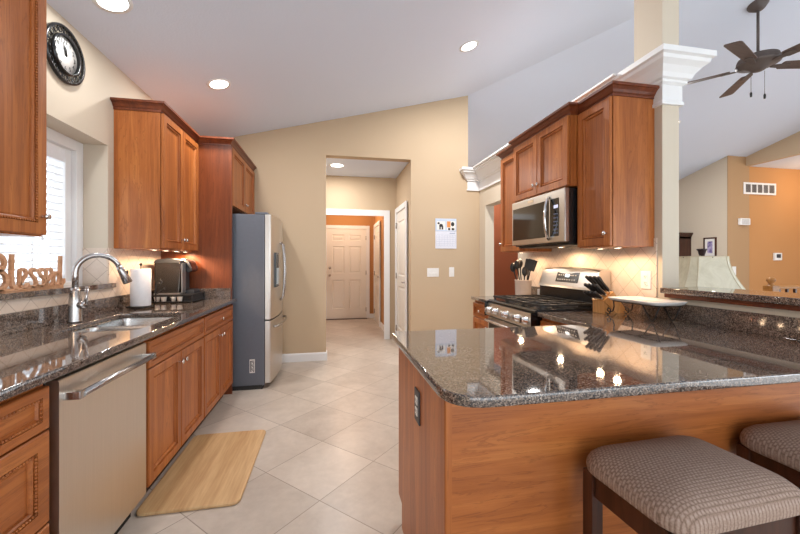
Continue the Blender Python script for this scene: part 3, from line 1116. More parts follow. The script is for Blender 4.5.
k = MB(); k.prism([(.475, .906), (.478, 1.055), (.60, 1.055), (.60, .906)], .012, RW - .02, 'x'); k.build('backguard_base', BLACK, t)
k = MB()
nn = 12
fr = []
for i in range(nn + 1):
    u = i / nn; x = RW * u; fr.append(x)
# stainless backguard with an arched top
A = []
for i in range(nn + 1):
    x = .018 + (RW - .048) * i / nn
    zt = 1.200 + .018 * (1 - (2 * i / nn - 1) ** 2)
    A.append([(x, .455, 1.050), (x, .465, 1.065), (x, .510, zt - .01), (x, .525, zt), (x, .60, zt), (x, .60, 1.050)])
RR = [[k.b.verts.new(p) for p in ring] for ring in A]
for a, c in zip(RR, RR[1:]):
    for j in range(6):
        k.b.faces.new((a[j], a[(j + 1) % 6], c[(j + 1) % 6], c[j]))
k.b.faces.new(RR[0][::-1]); k.b.faces.new(RR[-1])
bgd = k.build('backguard', STEEL, t)
def slant(u): return (.4645 + .046 * u, 1.065 + .128 * u)
k = MB()
y0, z0 = slant(.25); y1, z1 = slant(.88)
k.prism([(y0 - .004, z0), (y1 - .004, z1), (y1 + .01, z1), (y0 + .01, z0)], .25, .53, 'x'); k.build('display_panel', BLACK, bgd)
k = MB()
y0, z0 = slant(.58); y1, z1 = slant(.76)
k.prism([(y0 - .006, z0), (y1 - .006, z1), (y1 - .003, z1), (y0 - .003, z0)], .365, .415, 'x'); k.build('clock_display', DISPLAY, bgd)
k = MB()
for i in range(8):
    for u in (.38, .66):
        if u > .5 and 3 <= i <= 4:
            continue
        y0, z0 = slant(u)
        k.box((.275 + i * .03, y0 - .006, z0), (.290 + i * .03, y0 - .003, z0 + .008))
k.build('touch_button', PLASTIC, bgd)

# ------------------------------------------------------------------ microwave
t = thing('microwave', 'stainless over-the-range microwave with a curved handle', 'microwave', (1.675, 3.06, 1.398), -PI / 2)
MW, MH = .758, .395
k = MB(); k.box((0, 0, 0), (MW, .362, MH), .003); k.build('body', BLACK, t)
k = MB(); k.box((0, -.038, .012), (MW, -.001, MH), .006); md = k.build('door', STEEL, t)
k = MB(); k.box((.022, -.041, .055), (.565, -.037, MH - .06), .002); k.build('door_window', GLASSB, md)
k = MB(); k.box((.585, -.041, .055), (.69, -.037, MH - .06), .002); pn = k.build('keypad', GLASSB, md)
KP = simple('keypad_print', s2l(120, 130, 160), .4)
for j in range(6):
    for i in range(3):
        k = MB(); k.box((.634 + i * .018, -.0425, .075 + j * .028), (.644 + i * .018, -.041, .083 + j * .028)); k.build('key', KP, md)
k = MB(); k.box((.634, -.0425, .262), (.684, -.041, .285)); k.build('clock_display', emit('blue_display', (.45, .55, 1.0), .35), md)
k = MB(); k.tube([(.572, -.04, .035), (.578, -.062, .055), (.590, -.082, .11), (.597, -.093, .195), (.590, -.082, .28), (.578, -.062, .335), (.572, -.04, .355)], .0105, 14); k.build('handle', CHROME, md)
k = MB(); k.box((.27, -.0405, MH - .042), (.36, -.0375, MH - .018), .001); k.build('badge', CHROME, md)
k = MB(); k.box((.02, .02, -.012), (MW - .02, .33, -.0005), .002); k.build('vent_grille', BLACKM, t)

# ------------------------------------------------------------------ things on the left counter
t = thing('paper_towel_holder', 'black wire paper towel stand holding a white roll', 'paper towel holder', (-1.405, 3.06, CT))
k = MB(); k.tube([(.085 * math.cos(a * PI / 12), .085 * math.sin(a * PI / 12), .012) for a in range(25)], .004, 8)
k.tube([(-.085, 0, .012), (.085, 0, .012)], .004, 8); k.cyl((0, 0, .012), (0, 0, .325), .004, seg=8); k.sphere((0, 0, .33), .010, 10)
for a in (0.6, 2.7, 4.75):
    k.sphere((.085 * math.cos(a), .085 * math.sin(a), .0065), .0065, 8)
k.build('wire_base', BLACKM, t)
k = MB(); k.tube([(.083, .01, .012), (.1, .01, .05), (.094, .012, .12), (.105, .012, .19), (.128, .012, .215), (.142, .012, .195), (.13, .012, .175), (.115, .012, .19)], .0045, 8); k.tube([(.098, .011, .1), (.13, .011, .125), (.155, .011, .15), (.16, .011, .135)], .004, 8); k.build('scroll_arm', BLACKM, t)
o = MB(); o.lathe([(.02, .018), (.064, .018), (.066, .022), (.066, .292), (.064, .296), (.02, .296), (.02, .018)], seg=36); o = o.build('paper_towel_roll', PAPER)
o.location = (-1.405, 3.06, CT); tag(o, 'white paper towel roll on the black wire stand', 'paper towels')

t = thing('coffee_pod_rack', 'low black wire pod drawer under the coffee maker', 'pod rack', (-1.475, 3.36, CT))
k = MB(); k.box((0, 0, .006), (.325, .31, .014), .002); k.box((0, 0, .062), (.325, .31, .07), .003)
for x, y in ((.004, .004), (.32, .004), (.004, .306), (.32, .306), (.16, .004)):
    k.box((x - .004, y - .004, 0), (x + .004, y + .004, .066))
k.build('frame', BLACKM, t)
k = MB(); k.box((.01, .04, .014), (.315, .3, .056), .002); k.build('tray', BLACKM, t)
for i in range(4):
    k = MB(); k.lathe([(0, 0), (.018, 0), (.022, .034), (.0235, .036), (.0235, .038), (0, .038)], (.045 + i * .052 + (.02 if i > 1 else 0), .02, .0145), seg=16)
    o = k.build('coffee_pod', PORCELAIN); o.location = (-1.475, 3.36, CT)
    tag(o, ['first', 'second', 'third', 'last'][i] + ' white coffee pod from the left in the black wire drawer', 'coffee pod', 'coffee pods in the drawer')

t = thing('coffee_maker', 'dark pod coffee maker with a clear water tank on the wire drawer', 'coffee maker', (-1.46, 3.39, CT + .0705))
k = MB(); k.prism(round_poly([(.0, 0), (.275, 0), (.275, .03), (.19, .03), (.19, .20), (.17, .215), (.0, .215)], [0, .01, .01, .02, .02, 0, .01], 4), .105, .25, 'y', .004); k.build('body', DGREY, t)
k = MB(); k.prism(round_poly([(.02, .205), (.19, .205), (.235, .185), (.262, .20), (.245, .272), (.19, .308), (.04, .315)], [.01, .01, .006, .008, .015, .02, .03], 4), .105, .25, 'y', .005); hd = k.build('brew_head', BLACK, t)
k = MB(); k.tube([(.14, .10, .30), (.225, .098, .28), (.255, .1, .222)], [.008, .012, .008], 10); k.build('head_trim', SILVER, hd)
k = MB(); k.tube([(.14, .255, .30), (.225, .257, .28), (.255, .255, .222)], [.008, .012, .008], 10); k.build('head_trim', SILVER, hd)
k = MB(); k.prism(round_poly([(.01, .012), (.19, .012), (.205, .27), (.005, .27)], [.01, .01, .01, .01], 3), .0, .10, 'y', .008); wt = k.build('water_tank', SMOKE, t)
k = MB(); k.prism(round_poly([(-.002, .27), (.21, .27), (.20, .295), (.12, .31), (.02, .30)], [0, 0, .01, .02, .01], 3), -.004, .104, 'y', .004); k.build('tank_lid', DGREY, wt)
k = MB(); k.box((.0, -.002, .0), (.205, .102, .014), .003); k.box((.205, .02, .01), (.213, .10, .27), .003); k.build('tank_base', SILVER, t)
k = MB(); k.box((.19, .12, .03), (.27, .235, .036), .002); k.build('drip_tray', BLACKM, t)

# carved wooden word on the window ledge
t = thing('wooden_word_sign', 'cut plywood word sign reading Blessed on the window ledge', 'sign', (XL - .055, 2.06, 1.112), PI / 2)
def stroke(b, pts, wd, d0=-.011, d1=.011):
    """flat-faced cut-out stroke in the xz plane"""
    P = [Vector((p[0], p[1])) for p in pts]
    n = len(P)
    L, Rr = [], []
    for i in range(n):
        d = (P[min(i + 1, n - 1)] - P[max(i - 1, 0)]).normalized()
        m = Vector((-d.y, d.x))
        wv = wd[i] if isinstance(wd, list) else wd
        L.append(P[i] + m * wv); Rr.append(P[i] - m * wv)
    V = [[b.b.verts.new((q.x, dd, q.y)) for q, dd in ((L[i], d0), (Rr[i], d0), (Rr[i], d1), (L[i], d1))] for i in range(n)]
    for a, c in zip(V, V[1:]):
        for j in range(4):
            b.b.faces.new((a[j], a[(j + 1) % 4], c[(j + 1) % 4], c[j]))
    b.b.faces.new(V[0][::-1]); b.b.faces.new(V[-1])
def arc(cx, cz, rx, rz, a0, a1, n=14):
    return [(cx + rx * math.cos(math.radians(a0 + (a1 - a0) * i / n)), cz + rz * math.sin(math.radians(a0 + (a1 - a0) * i / n))) for i in range(n + 1)]
T_ = .0078
k = MB(); D_ = (-.008, .008)
def lt(name, *strokes):
    k = MB()
    for pts, wd in strokes:
        stroke(k, pts, wd, -.008, .008)
    k.build(name, PLY, t)
lt('letter_b', ([(.018, .012), (.018, .10), (.022, .185)], .0105), ([(-.01, .15), (.012, .182)] + arc(.046, .146, .040, .038, 110, -75) + [(.03, .105)], .0095),
   ([(.028, .106)] + arc(.052, .058, .046, .046, 80, -150) + [(.012, .03)], .0095))
lt('letter_l', ([(.130, .190), (.127, .10), (.131, .03), (.145, .014), (.16, .024)], .009))
def let_e(x):
    lt('letter_e', ([(x - .024, .030), (x - .004, .050)] + arc(x, .088, .021, .026, -20, 180) + arc(x + .004, .052, .025, .040, 170, 300) + [(x + .036, .034)], .0058))
def let_s(x):
    lt('letter_s', (arc(x + .004, .092, .017, .021, 10, 200, 10) + [(x + .004, .070), (x + .020, .052)] + arc(x + .002, .034, .021, .022, 25, -140, 10), .0058), ([(x - .03, .022), (x - .014, .014), (x + .0, .013)], .0055), ([(x + .018, .02), (x + .034, .018)], .0055))
let_e(.196); let_s(.262); let_s(.322); let_e(.378)
lt('letter_d', (arc(.436, .052, .024, .038, 30, 390, 22), .0062), ([(.468, .186), (.465, .08), (.468, .03), (.480, .014), (.494, .03), (.492, .05)], .0075))
k = MB(); k.box((-.01, -.008, 0), (.485, .008, .014), .002); k.build('base_strip', PLY, t)

# ------------------------------------------------------------------ things on the right counter
KB = (1.765, 2.115, CT)
t = thing('knife_block', 'pale wood knife block beside the range', 'knife block', KB)
k = MB(); k.prism([(.13, 0), (.225, 0), (.105, .150), (.028, .088)], .0, .115, 'y', .003); k.build('slanted_block', BLOCKWOOD, t)
k = MB(); k.prism([(.035, 0), (.128, 0), (.085, .045), (.035, .085)], .004, .111, 'y', .003); k.build('foot_block', BLOCKWOOD, t)
dirv = Vector((-.78, 0, .63)).normalized()
a0, a1 = Vector((.03, 0, .092)), Vector((.101, 0, .148))
rowlab = ('bottom', 'middle', 'top')
collab = ('nearest the platter', 'second from the platter', 'second from the range', 'nearest the range')
for j, yy in enumerate((.018, .044, .071, .097)):
    for i, f in enumerate((.10, .5, .9)):
        p = a0.lerp(a1, f) + Vector((0, yy, 0))
        ln = .085 + .05 * f + .012 * ((i * 7 + j * 3) % 3)
        kn = thing('knife', 'black-handled knife in the ' + rowlab[i] + ' row of the block, ' + collab[j], 'knife', KB, 0, 'knives in the wooden block')
        d2 = (dirv + Vector((0, (yy - .057) * 3.0, 0)) + Vector((.25 * (f - .5), 0, .1 * (f - .5)))).normalized()
        m = MB(); m.tube([p + dirv * .005, p + d2 * .02], [.008, .009], 8); m.build('bolster', STEEL, kn)
        m = MB(); m.tube([p + d2 * .02, p + d2 * .032, p + d2 * (ln * .6), p + d2 * (ln - .008), p + d2 * ln], [.0095, .011, .0095, .0125, .008], 10); m.build('handle', BLACKM, kn)

t = thing('utensil_crock', 'pale ceramic utensil crock beyond the range', 'crock', (1.845, 3.23, CT))
k = MB(); k.lathe([(0, 0), (.07, 0), (.074, .006), (.078, .165), (.082, .168), (.082, .176), (.076, .176), (.07, .165), (.066, .012), (0, .012)], seg=32); k.build('pot', CERAMIC, t)
specs = [('spoon', -.035, -.02, -.18, -.1, .17), ('ladle', -.045, .01, -.3, .1, .15), ('spatula', .03, -.01, .25, -.05, .17), ('slotted_spoon', .0, .03, .0, .2, .18), ('turner', .04, .02, .42, .2, .17), ('whisk_spoon', -.02, -.045, -.06, -.9, .11)]
labs = ['black nylon serving spoon in the pale crock', 'black ladle leaning left out of the crock', 'wide black spatula leaning right in the crock', 'black slotted spoon at the middle of the crock', 'black square turner at the right of the crock', 'small black spoon at the front of the crock']
for (nm, x, y, lx, ly, L), lab in zip(specs, labs):
    u = thing('cooking_utensil', lab, 'utensil', (1.845, 3.23, CT), 0, 'utensils in the crock')
    d = Vector((lx * .5 - .05, -lx * .5 + ly * .3, 1)).normalized()
    p0 = Vector((x * .5, y * .5, .02)); p1 = p0 + d * (L + .07)
    k = MB(); k.tube([p0, p1, p1 + d * .03], [.005, .006, .009], 8); k.build('shaft', BLACKM, u)
    c = p1 + d * .065
    k = MB()
    if nm in ('spatula', 'turner'):
        k.box((-.042, -.004, -.055), (.042, .004, .055), .012, Matrix.Translation(c) @ Matrix.Rotation(lx * .9, 4, 'Y') @ Matrix.Rotation(-.6, 4, 'Z'))
    else:
        k.sphere(c, .03, 14, (.031, .016, .046))
    k.build('blade', BLACKM, u)

t = thing('butter_dish', 'small white lidded dish beside the utensil crock', 'dish', (1.97, 3.075, CT))
k = MB(); k.box((-.05, -.008, 0), (.055, .05, .012), .004); k.build('plate', PORCELAIN, t)
k = MB(); k.box((-.045, -.004, .0125), (.048, .046, .095), .012); k.build('lid', PORCELAIN, t)

t = thing('platter_stand', 'black scrolled iron stand carrying the white platter', 'stand', (1.878, 1.875, CT))
for sy in (-1, 1):
    for sx in (-.07, .07):
        k = MB()
        if sy > 0:
            k.tube([(sx, .17, .097), (sx, .165, .06), (sx, .175, .03), (sx, .205, .018), (sx, .225, .03), (sx, .215, .045), (sx, .195, .038), (sx, .20, .012), (sx, .22, .004), (sx, .235, .014)], .0038, 8)
        else:
            k.tube([(sx, -.05, .097), (sx, -.10, .02), (sx, -.115, .005), (sx, -.13, .02), (sx, -.165, .097)], .0038, 8)
        k.build('leg', BLACKM, t)
k = MB(); k.tube([(-.07, -.17, .097), (-.07, .175, .097)], .0035, 8); k.tube([(.07, -.17, .097), (.07, .175, .097)], .0035, 8)
for y in (-.14, .0, .15):
    k.tube([(-.07, y, .097), (.07, y, .097)], .0035, 8)
k.build('cradle', BLACKM, t)
k = MB()
T = round_poly([(-.125, -.185), (.125, -.185), (.125, .185), (-.125, .185)], .05, 6)
zz = [(.62, .0), (.86, .004), (.99, .018), (1.0, .022), (.97, .0225), (.84, .010), (.6, .007)]
R = [[k.b.verts.new((p[0] * s, p[1] * (s * .3 + .7), z)) for p in T] for s, z in zz]
for a, c in zip(R, R[1:]):
    for i in range(len(T)):
        f = k.b.faces.new((a[i], a[(i + 1) % len(T)], c[(i + 1) % len(T)], c[i])); f.smooth = True
k.b.faces.new(R[-1]); k.b.faces.new(R[0][::-1])
o = k.build('platter', PORCELAIN); o.location = (1.878, 1.875, CT + .1005)
tag(o, 'long white platter lying on the black iron stand', 'platter')

# ------------------------------------------------------------------ outlets and switches
def plate(name, label, loc, rotz, w, h, kind, cat, mat=PLASTIC, inmat=PLASTIC):
    t = thing(name, label, cat, loc, rotz)
    k = MB(); k.box((-w / 2, -.006, -h / 2), (w / 2, 0, h / 2), .003); k.build('cover_plate', mat, t)
    if kind == 'outlet':
        for z in (-.021, .021):
            k = MB(); k.box((-.016, -.0085, z - .015), (.016, -.005, z + .015), .005); s = k.build('socket', inmat, t)
            k = MB(); k.box((-.008, -.009, z - .004), (-.005, -.0084, z + .007)); k.box((.005, -.009, z - .004), (.008, -.0084, z + .007)); k.box((-.003, -.009, z - .011), (.003, -.0084, z - .007)); k.build('slot', BLACKM, s)
    else:
        n = kind
        for i in range(n):
            x = (i - (n - 1) / 2) * .046
            k = MB(); k.box((x - .016, -.008, -.032), (x + .016, -.005, .032), .002); k.box((x - .014, -.011, -.028), (x + .014, -.007, .0), .002); k.build('rocker', inmat, t)
    return t
plate('wall_outlet', 'white outlet on the tile beside the knife block', (XR - .008, 2.03, 1.145), -PI / 2, .075, .118, 'outlet', 'outlet')
plate('wall_outlet', 'grey steel outlet on the cherry end of the peninsula', (.335, 1.365, .705), -PI / 2, .075, .125, 'outlet', 'outlet', DGREY, PLASTIC)
plate('light_switch', 'white triple switch plate below the calendar', (1.375, YB, 1.12), 0, .165, .118, 3, 'switch')
plate('light_switch', 'white single switch plate right of the triple one', (1.64, YB, 1.125), 0, .072, .13, 1, 'switch')
plate('light_switch', 'white switch on the far orange wall of the stair hall', (7.735, 5.695, 1.09), 0, .09, .17, 1, 'switch')

# calendar
t = thing('wall_calendar', 'paper calendar with animal pictures hanging on the tan back wall', 'calendar', (1.558, YB, 1.651))
BLUEP = simple('pale_blue_paper', s2l(196, 208, 226), .8)
CREAMP = simple('white_page_paper', s2l(224, 226, 236), .8)
k = MB(); k.box((-.15, -.006, .03), (.15, 0, .205)); k.build('picture_page', BLUEP, t)
k = MB(); k.box((-.15, -.009, -.205), (.15, 0, .028)); k.build('month_page', CREAMP, t)
k = MB(); k.box((-.13, -.0075, .05), (-.01, -.006, .165)); k.box((.012, -.0075, .045), (.135, -.006, .17)); k.build('photo_backing', PLASTIC, t)
k = MB(); k.sphere((-.07, -.0078, .11), .03, 10, (.028, .001, .022)); k.sphere((-.105, -.0078, .14), .02, 10, (.018, .001, .014))
for x in (-.09, -.075, -.055, -.045):
    k.box((x - .005, -.0085, .055), (x + .005, -.0075, .105))
k.sphere((.095, -.0078, .13), .02, 10, (.026, .001, .03)); k.sphere((.045, -.0078, .062), .02, 10, (.018, .001, .016)); k.sphere((.1, -.0078, .062), .02, 10, (.022, .001, .016))
k.build('animal_pictures', BLACKM, t)
k = MB(); k.box((.014, -.0082, .085), (.065, -.0076, .168)); k.build('orange_picture', simple('orange_print', s2l(224, 150, 84), .7), t)
k = MB()
for i in range(6):
    k.box((-.135, -.0096, -.17 + i * .03), (.135, -.009, -.1688 + i * .03))
for i in range(8):
    k.box((-.135 + i * .0386, -.0096, -.17), (-.1338 + i * .0386, -.009, -.02))
k.box((.05, -.0096, .0), (.13, -.009, .008))
k.build('date_grid', simple('grey_blue_ink', s2l(140, 150, 180), .8), t)

# wall clock
t = thing('wall_clock', 'round black ornate clock high on the cream wall', 'clock', (XL, 2.462, 2.478), PI / 2)
def yring(b, r0, r1, y0, y1, seg=48):
    b.lathe([(r0, -y1), (r1, -y1), (r1, -y0), (r0, -y0), (r0, -y1)][::1], (0, 0, 0), (0, 1, 0), seg)
k = MB(); yring(k, .150, .163, .006, .022); yring(k, .102, .114, .0, .030); k.build('frame', BLACK, t)
k = MB()
for i in range(20):
    a = 2 * PI * i / 20
    r0 = .132
    c = Vector((r0 * math.cos(a), -.014, r0 * math.sin(a)))
    ring = []
    for j in range(13):
        q = 2 * PI * j / 12
        rr = .0125
        ring.append((c.x + rr * math.cos(q), -.014, c.z + rr * math.sin(q)))
    k.tube(ring, .0026, 6, False)
    k.tube([(.118 * math.cos(a + .13), -.014, .118 * math.sin(a + .13)), (.152 * math.cos(a + .13), -.014, .152 * math.sin(a + .13))], .003, 6)
k.build('scrollwork', BLACK, t)
k = MB(); k.lathe([(0, -.012), (.102, -.012), (.102, -.002), (0, -.002)], (0, 0, 0), (0, 1, 0), 40); k.build('dial', PORCELAIN, t)
k = MB()
for i in range(1, 13):
    a = PI / 2 - i * PI / 6
    text_into(k, str(i), .036, Matrix.Translation((.078 * math.cos(a), -.0135, .078 * math.sin(a))) @ Matrix.Rotation(PI / 2, 4, 'X'), .0005)
k.build('numerals', BLACKM, t)
for nm, L, a, wv in (('hour_hand', .045, 97, .004), ('minute_hand', .07, 112, .0028)):
    a = math.radians(a); d = Vector((math.cos(a), 0, math.sin(a))); s = Vector((-d.z, 0, d.x))
    k = MB(); o0 = Vector((0, -.018, 0))
    k.tube([o0 - d * .012, o0 + d * L * .6, o0 + d * L], [wv, wv * 1.2, .0008], 6); k.sphere(o0, .006, 8); k.build(nm, BLACK, t)

# ------------------------------------------------------------------ recessed lights
def can(label, loc, slope_x=0.0, r=.075, power=None, slope_y=0.0):
    t = thing('recessed_light', label, 'ceiling light', loc)
    t.rotation_euler = (math.atan(slope_y), -math.atan(slope_x), 0)
    k = MB(); k.lathe([(r, -.004), (r + .022, -.004), (r + .024, 0), (r, .0), (r, -.004)], seg=32); k.build('trim_ring', WHITE, t)
    k = MB(); k.lathe([(0, -.003), (r, -.003), (r, -.0005), (0, -.0005)], seg=32); k.build('diffuser', CANGLOW, t)
    light('lamp', 'AREA', (0, 0, -.012), power or CAN_W, (1, .99, .98), (0, 0, 0), t, shape='DISK', size=.14)
    return t
for lab, x, y in (('round ceiling light above the left wall cabinets', -.969, 3.467), ('oval-looking ceiling light above the microwave wall side', 1.378, 3.456), ('ceiling light cut by the top edge, above the window', -1.24, 2.385)):
    can(lab, (x, y, zK(x) - .001), PITCH, power=4 if y < 3 else (12 if x < 0 else 36))
can('added unseen ceiling light brightening the terracotta wall', (2.35, 6.4, zL(6.4) - .001), 0, power=18, slope_y=-PITCH)  # extra can hidden by the back wall, added to light the terracotta
can('added ceiling light hidden by the white column, brightening the living room wall', (5.5, 4.95, zL(4.95) - .001), 0, power=48, slope_y=-PITCH)  # fill can added behind the column to lift the cream living wall
can('ceiling light inside the hall opening', (.098, 5.219, OZ - .001), 0, .085, 14)
light('entry_lamp', 'POINT', (.3, 7.2, 2.3), 17, (1, .70, .48), shadow_soft_size=.1)
light('stair_lamp', 'POINT', (9.15, 4.9, 2.75), 12, (1, .70, .42), shadow_soft_size=.1)

# under-cabinet pucks
def puck(label, x, y, z, f=1.0):
    t = thing('puck_light', label, 'puck light', (x, y, z), 0, 'under-cabinet puck lights')
    k = MB(); k.lathe([(0, -.008), (.026, -.008), (.030, -.005), (.030, 0), (0, 0)], seg=20); k.build('housing', CHROME, t)
    k = MB(); k.lathe([(0, -.0095), (.015, -.009), (.017, -.008), (0, -.008)], seg=18); k.build('lens', PUCKGLOW, t)
    light('lamp', 'SPOT', (0, 0, -.02), PUCK_W * 8 * f, (1, .68, .42), (0, 0, 0), t, spot_size=math.radians(174), spot_blend=.35, shadow_soft_size=.02)
for i, (y, lab) in enumerate(((3.03, 'puck light nearest the window under the left wall cabinet'), (3.23, 'second puck light from the window under the left wall cabinet'), (3.43, 'third puck light from the window under the left wall cabinet'), (3.62, 'puck light nearest the refrigerator under the left wall cabinet'))):
    puck(lab, -1.30, y, UZ0 - .0005, (.45, .8, 1, 1)[i])
for y, lab in ((2.05, 'puck light nearest the column under the tall right cabinet'), (2.20, 'puck light nearest the microwave under the tall right cabinet'), (3.26, 'puck light under the narrow cabinet by the doorway')):
    puck(lab, 1.84, y, UZ0 - .0005, .55 if y < 3 else .8)
puck('warm light on the underside of the microwave', 1.86, 2.67, 1.389)
puck('puck light under the cabinet left of the window', -1.33, 1.35, UZ0 + .0115)

# ------------------------------------------------------------------ mat
o = curve_mesh('floor_mat', [round_poly([(-.955, 2.0), (-.462, 2.0), (-.462, 2.84), (-.955, 2.84)], .05, 6)], .018, .007, MATM, None, .009)
tag(o, 'tan wood-print cushioned mat on the tile before the sink', 'mat')

# ------------------------------------------------------------------ stools
def make_stool(label, loc, rz):
    t = thing('bar_stool', label, 'stool', loc, rz, 'upholstered backless stools at the peninsula')
    W, D, H = .218, .160, .64
    k = MB()
    NX, NY = 20, 16
    def P(u, v, z):
        # rounded rectangle footprint (superellipse-like)
        return (u, v, z)
    outline = round_poly([(-W, -D), (W, -D), (W, D), (-W, D)], .07, 8)
    zs = [(.955, .0), (.99, .006), (1.0, .018), (.995, .032), (.96, .048), (.88, .062), (.72, .074), (.5, .082), (.25, .086)]
    R = [[k.b.verts.new((p[0] * s, p[1] * s, H + z)) for p in outline] for s, z in zs]
    for a, c in zip(R, R[1:]):
        for i in range(len(outline)):
            f = k.b.faces.new((a[i], a[(i + 1) % len(outline)], c[(i + 1) % len(outline)], c[i])); f.smooth = True
    f = k.b.faces.new(R[-1]); f.smooth = True
    k.b.faces.new(R[0][::-1])
    k.build('seat_cushion', FABRIC, t)
    lx, ly = W - .03, D - .03
    for sx in (-1, 1):
        for sy in (-1, 1):
            k = MB(); k.box((sx * lx - .019, sy * ly - .019, 0), (sx * lx + .019, sy * ly + .019, H), .003); k.build('leg', ESPRESSO, t)
    k = MB()
    for sy in (-1, 1):
        k.box((-lx + .019, sy * ly - .011, H - .068), (lx - .019, sy * ly + .011, H - .002), .002)
    for sx in (-1, 1):
        k.box((sx * lx - .011, -ly + .019, H - .068), (sx * lx + .011, ly - .019, H - .002), .002)
    k.build('apron', ESPRESSO, t)
    for sx in (-1, 1):
        k = MB(); k.box((sx * lx - .010, -ly + .019, .33), (sx * lx + .010, ly - .019, .365), .002); k.build('stretcher', ESPRESSO, t)
    for sy in (-1, 1):
        k = MB(); k.box((-lx + .019, sy * ly - .010, .20), (lx - .019, sy * ly + .010, .24), .002); k.build('footrest', ESPRESSO, t)
    return t
s1 = make_stool('left stool with woven taupe seat, nearest the outlet end of the peninsula', (.965, .832, 0), math.radians(2.5))
dup(s1, (1.575, .852, 0), 0, 'right stool with woven taupe seat, cut by the right edge of the photo')

# ------------------------------------------------------------------ ceiling fan
FX, FYY = 4.463, 3.053
t = thing('ceiling_fan', 'dark bronze five-blade fan hanging from the vaulted living room ceiling', 'ceiling fan', (FX, FYY, 0))
zc = zL(FYY)
k = MB(); k.lathe([(0, -.075), (.03, -.075), (.05, -.06), (.085, -.02), (.09, .0), (.09, .02), (0, .02)], (0, 0, zc), (0, PITCH * .97, .97), 28); k.build('canopy', BRONZE, t)
k = MB(); k.cyl((0, 0, 3.48), (0, 0, zc - .03), .0125, seg=14); k.build('downrod', BRONZE, t)
k = MB(); k.lathe([(0, 3.49), (.03, 3.49), (.05, 3.47), (.11, 3.455), (.165, 3.43), (.175, 3.40), (.165, 3.385), (.18, 3.375), (.18, 3.36), (.15, 3.345), (.11, 3.335), (.08, 3.315), (.06, 3.30), (.045, 3.292), (0, 3.29)], seg=36); k.build('motor_housing', BRONZE, t)
for i in range(5):
    a = math.radians(129 - 72 * i)
    M = Matrix.Rotation(a, 4, 'Z') @ Matrix.Translation((0, 0, 3.345)) @ Matrix.Rotation(math.radians(-11), 4, 'X')
    k = MB()
    poly = round_poly([(.22, -.055), (.76, -.072), (.76, .072), (.22, .055)], [.02, .035, .035, .02], 4)
    k.prism(poly, -.004, .004, 'z')
    bmesh.ops.transform(k.b, matrix=M, verts=k.b.verts)
    bo = k.build('blade', BLADE, t)
    k = MB(); k.prism([(.13, -.018), (.22, -.03), (.29, -.035), (.31, 0), (.29, .035), (.22, .03), (.13, .018)], -.012, -.005, 'z')
    bmesh.ops.transform(k.b, matrix=M, verts=k.b.verts)
    k.build('blade_bracket', BRONZE, bo)
for x, y, L in ((-.05, .03, .22), (.06, -.02, .25)):
    k = MB(); k.cyl((x, y, 3.29), (x, y, 3.29 - L), .002, seg=6); k.build('pull_chain', BRONZE, t)
    k = MB(); k.lathe([(0, 0), (.009, .004), (.011, .04), (.005, .055), (0, .056)], (x, y, 3.29 - L - .05), seg=10); k.build('chain_pull', BLACKM, t)

# ------------------------------------------------------------------ living room things
t = thing('floor_lamp', 'lamp with a mottled cream bell shade standing beyond the granite ledge', 'lamp', (3.05, 2.49, 0), math.radians(-22))
k = MB(); k.lathe([(0, 0), (.15, 0), (.15, .02), (.05, .035), (.02, .06), (.014, .12), (.014, .95), (0, .95)], seg=24); k.build('base', BRONZE, t)
k = MB()
rows = []
NS = 14
for i in range(NS + 1):
    u = i / NS
    hw = .135 + (.30 - .135) * (u ** 1.7)
    z = 1.305 - .40 * u
    ch = hw * .28
    rows.append([(hw, -hw + ch, z), (hw, hw - ch, z), (hw - ch, hw, z), (-hw + ch, hw, z), (-hw, hw - ch, z), (-hw, -hw + ch, z), (-hw + ch, -hw, z), (hw - ch, -hw, z)])
R = [[k.b.verts.new(p) for p in r] for r in rows]
for a, c in zip(R, R[1:]):
    for j in range(8):
        f = k.b.faces.new((a[j], a[(j + 1) % 8], c[(j + 1) % 8], c[j]))
sh = k.build('lamp_shade', SHADE, t)
md_ = sh.modifiers.new('thick', 'SOLIDIFY'); md_.thickness = .004
k = MB()
for j in range(8):
    k.tube([rows[i][j] for i in range(NS + 1)], .004, 6)
for r in (rows[0], rows[-1]):
    k.tube(r + [r[0]], .0045, 6, False)
k.build('shade_piping', simple('shade_piping', s2l(206, 194, 168), .8), sh)
k = MB(); k.cyl((0, 0, .95), (0, 0, 1.33), .006, seg=8); k.tube([(-.14, 0, 1.30), (.14, 0, 1.30)], .004, 6); k.tube([(0, -.14, 1.30), (0, .14, 1.30)], .004, 6); k.build('harp', BRONZE, t)
k = MB(); k.lathe([(0, 1.315), (.018, 1.315), (.024, 1.335), (.028, 1.355), (.036, 1.362), (.036, 1.372), (0, 1.372)], seg=16); k.build('finial', MAROON, t)

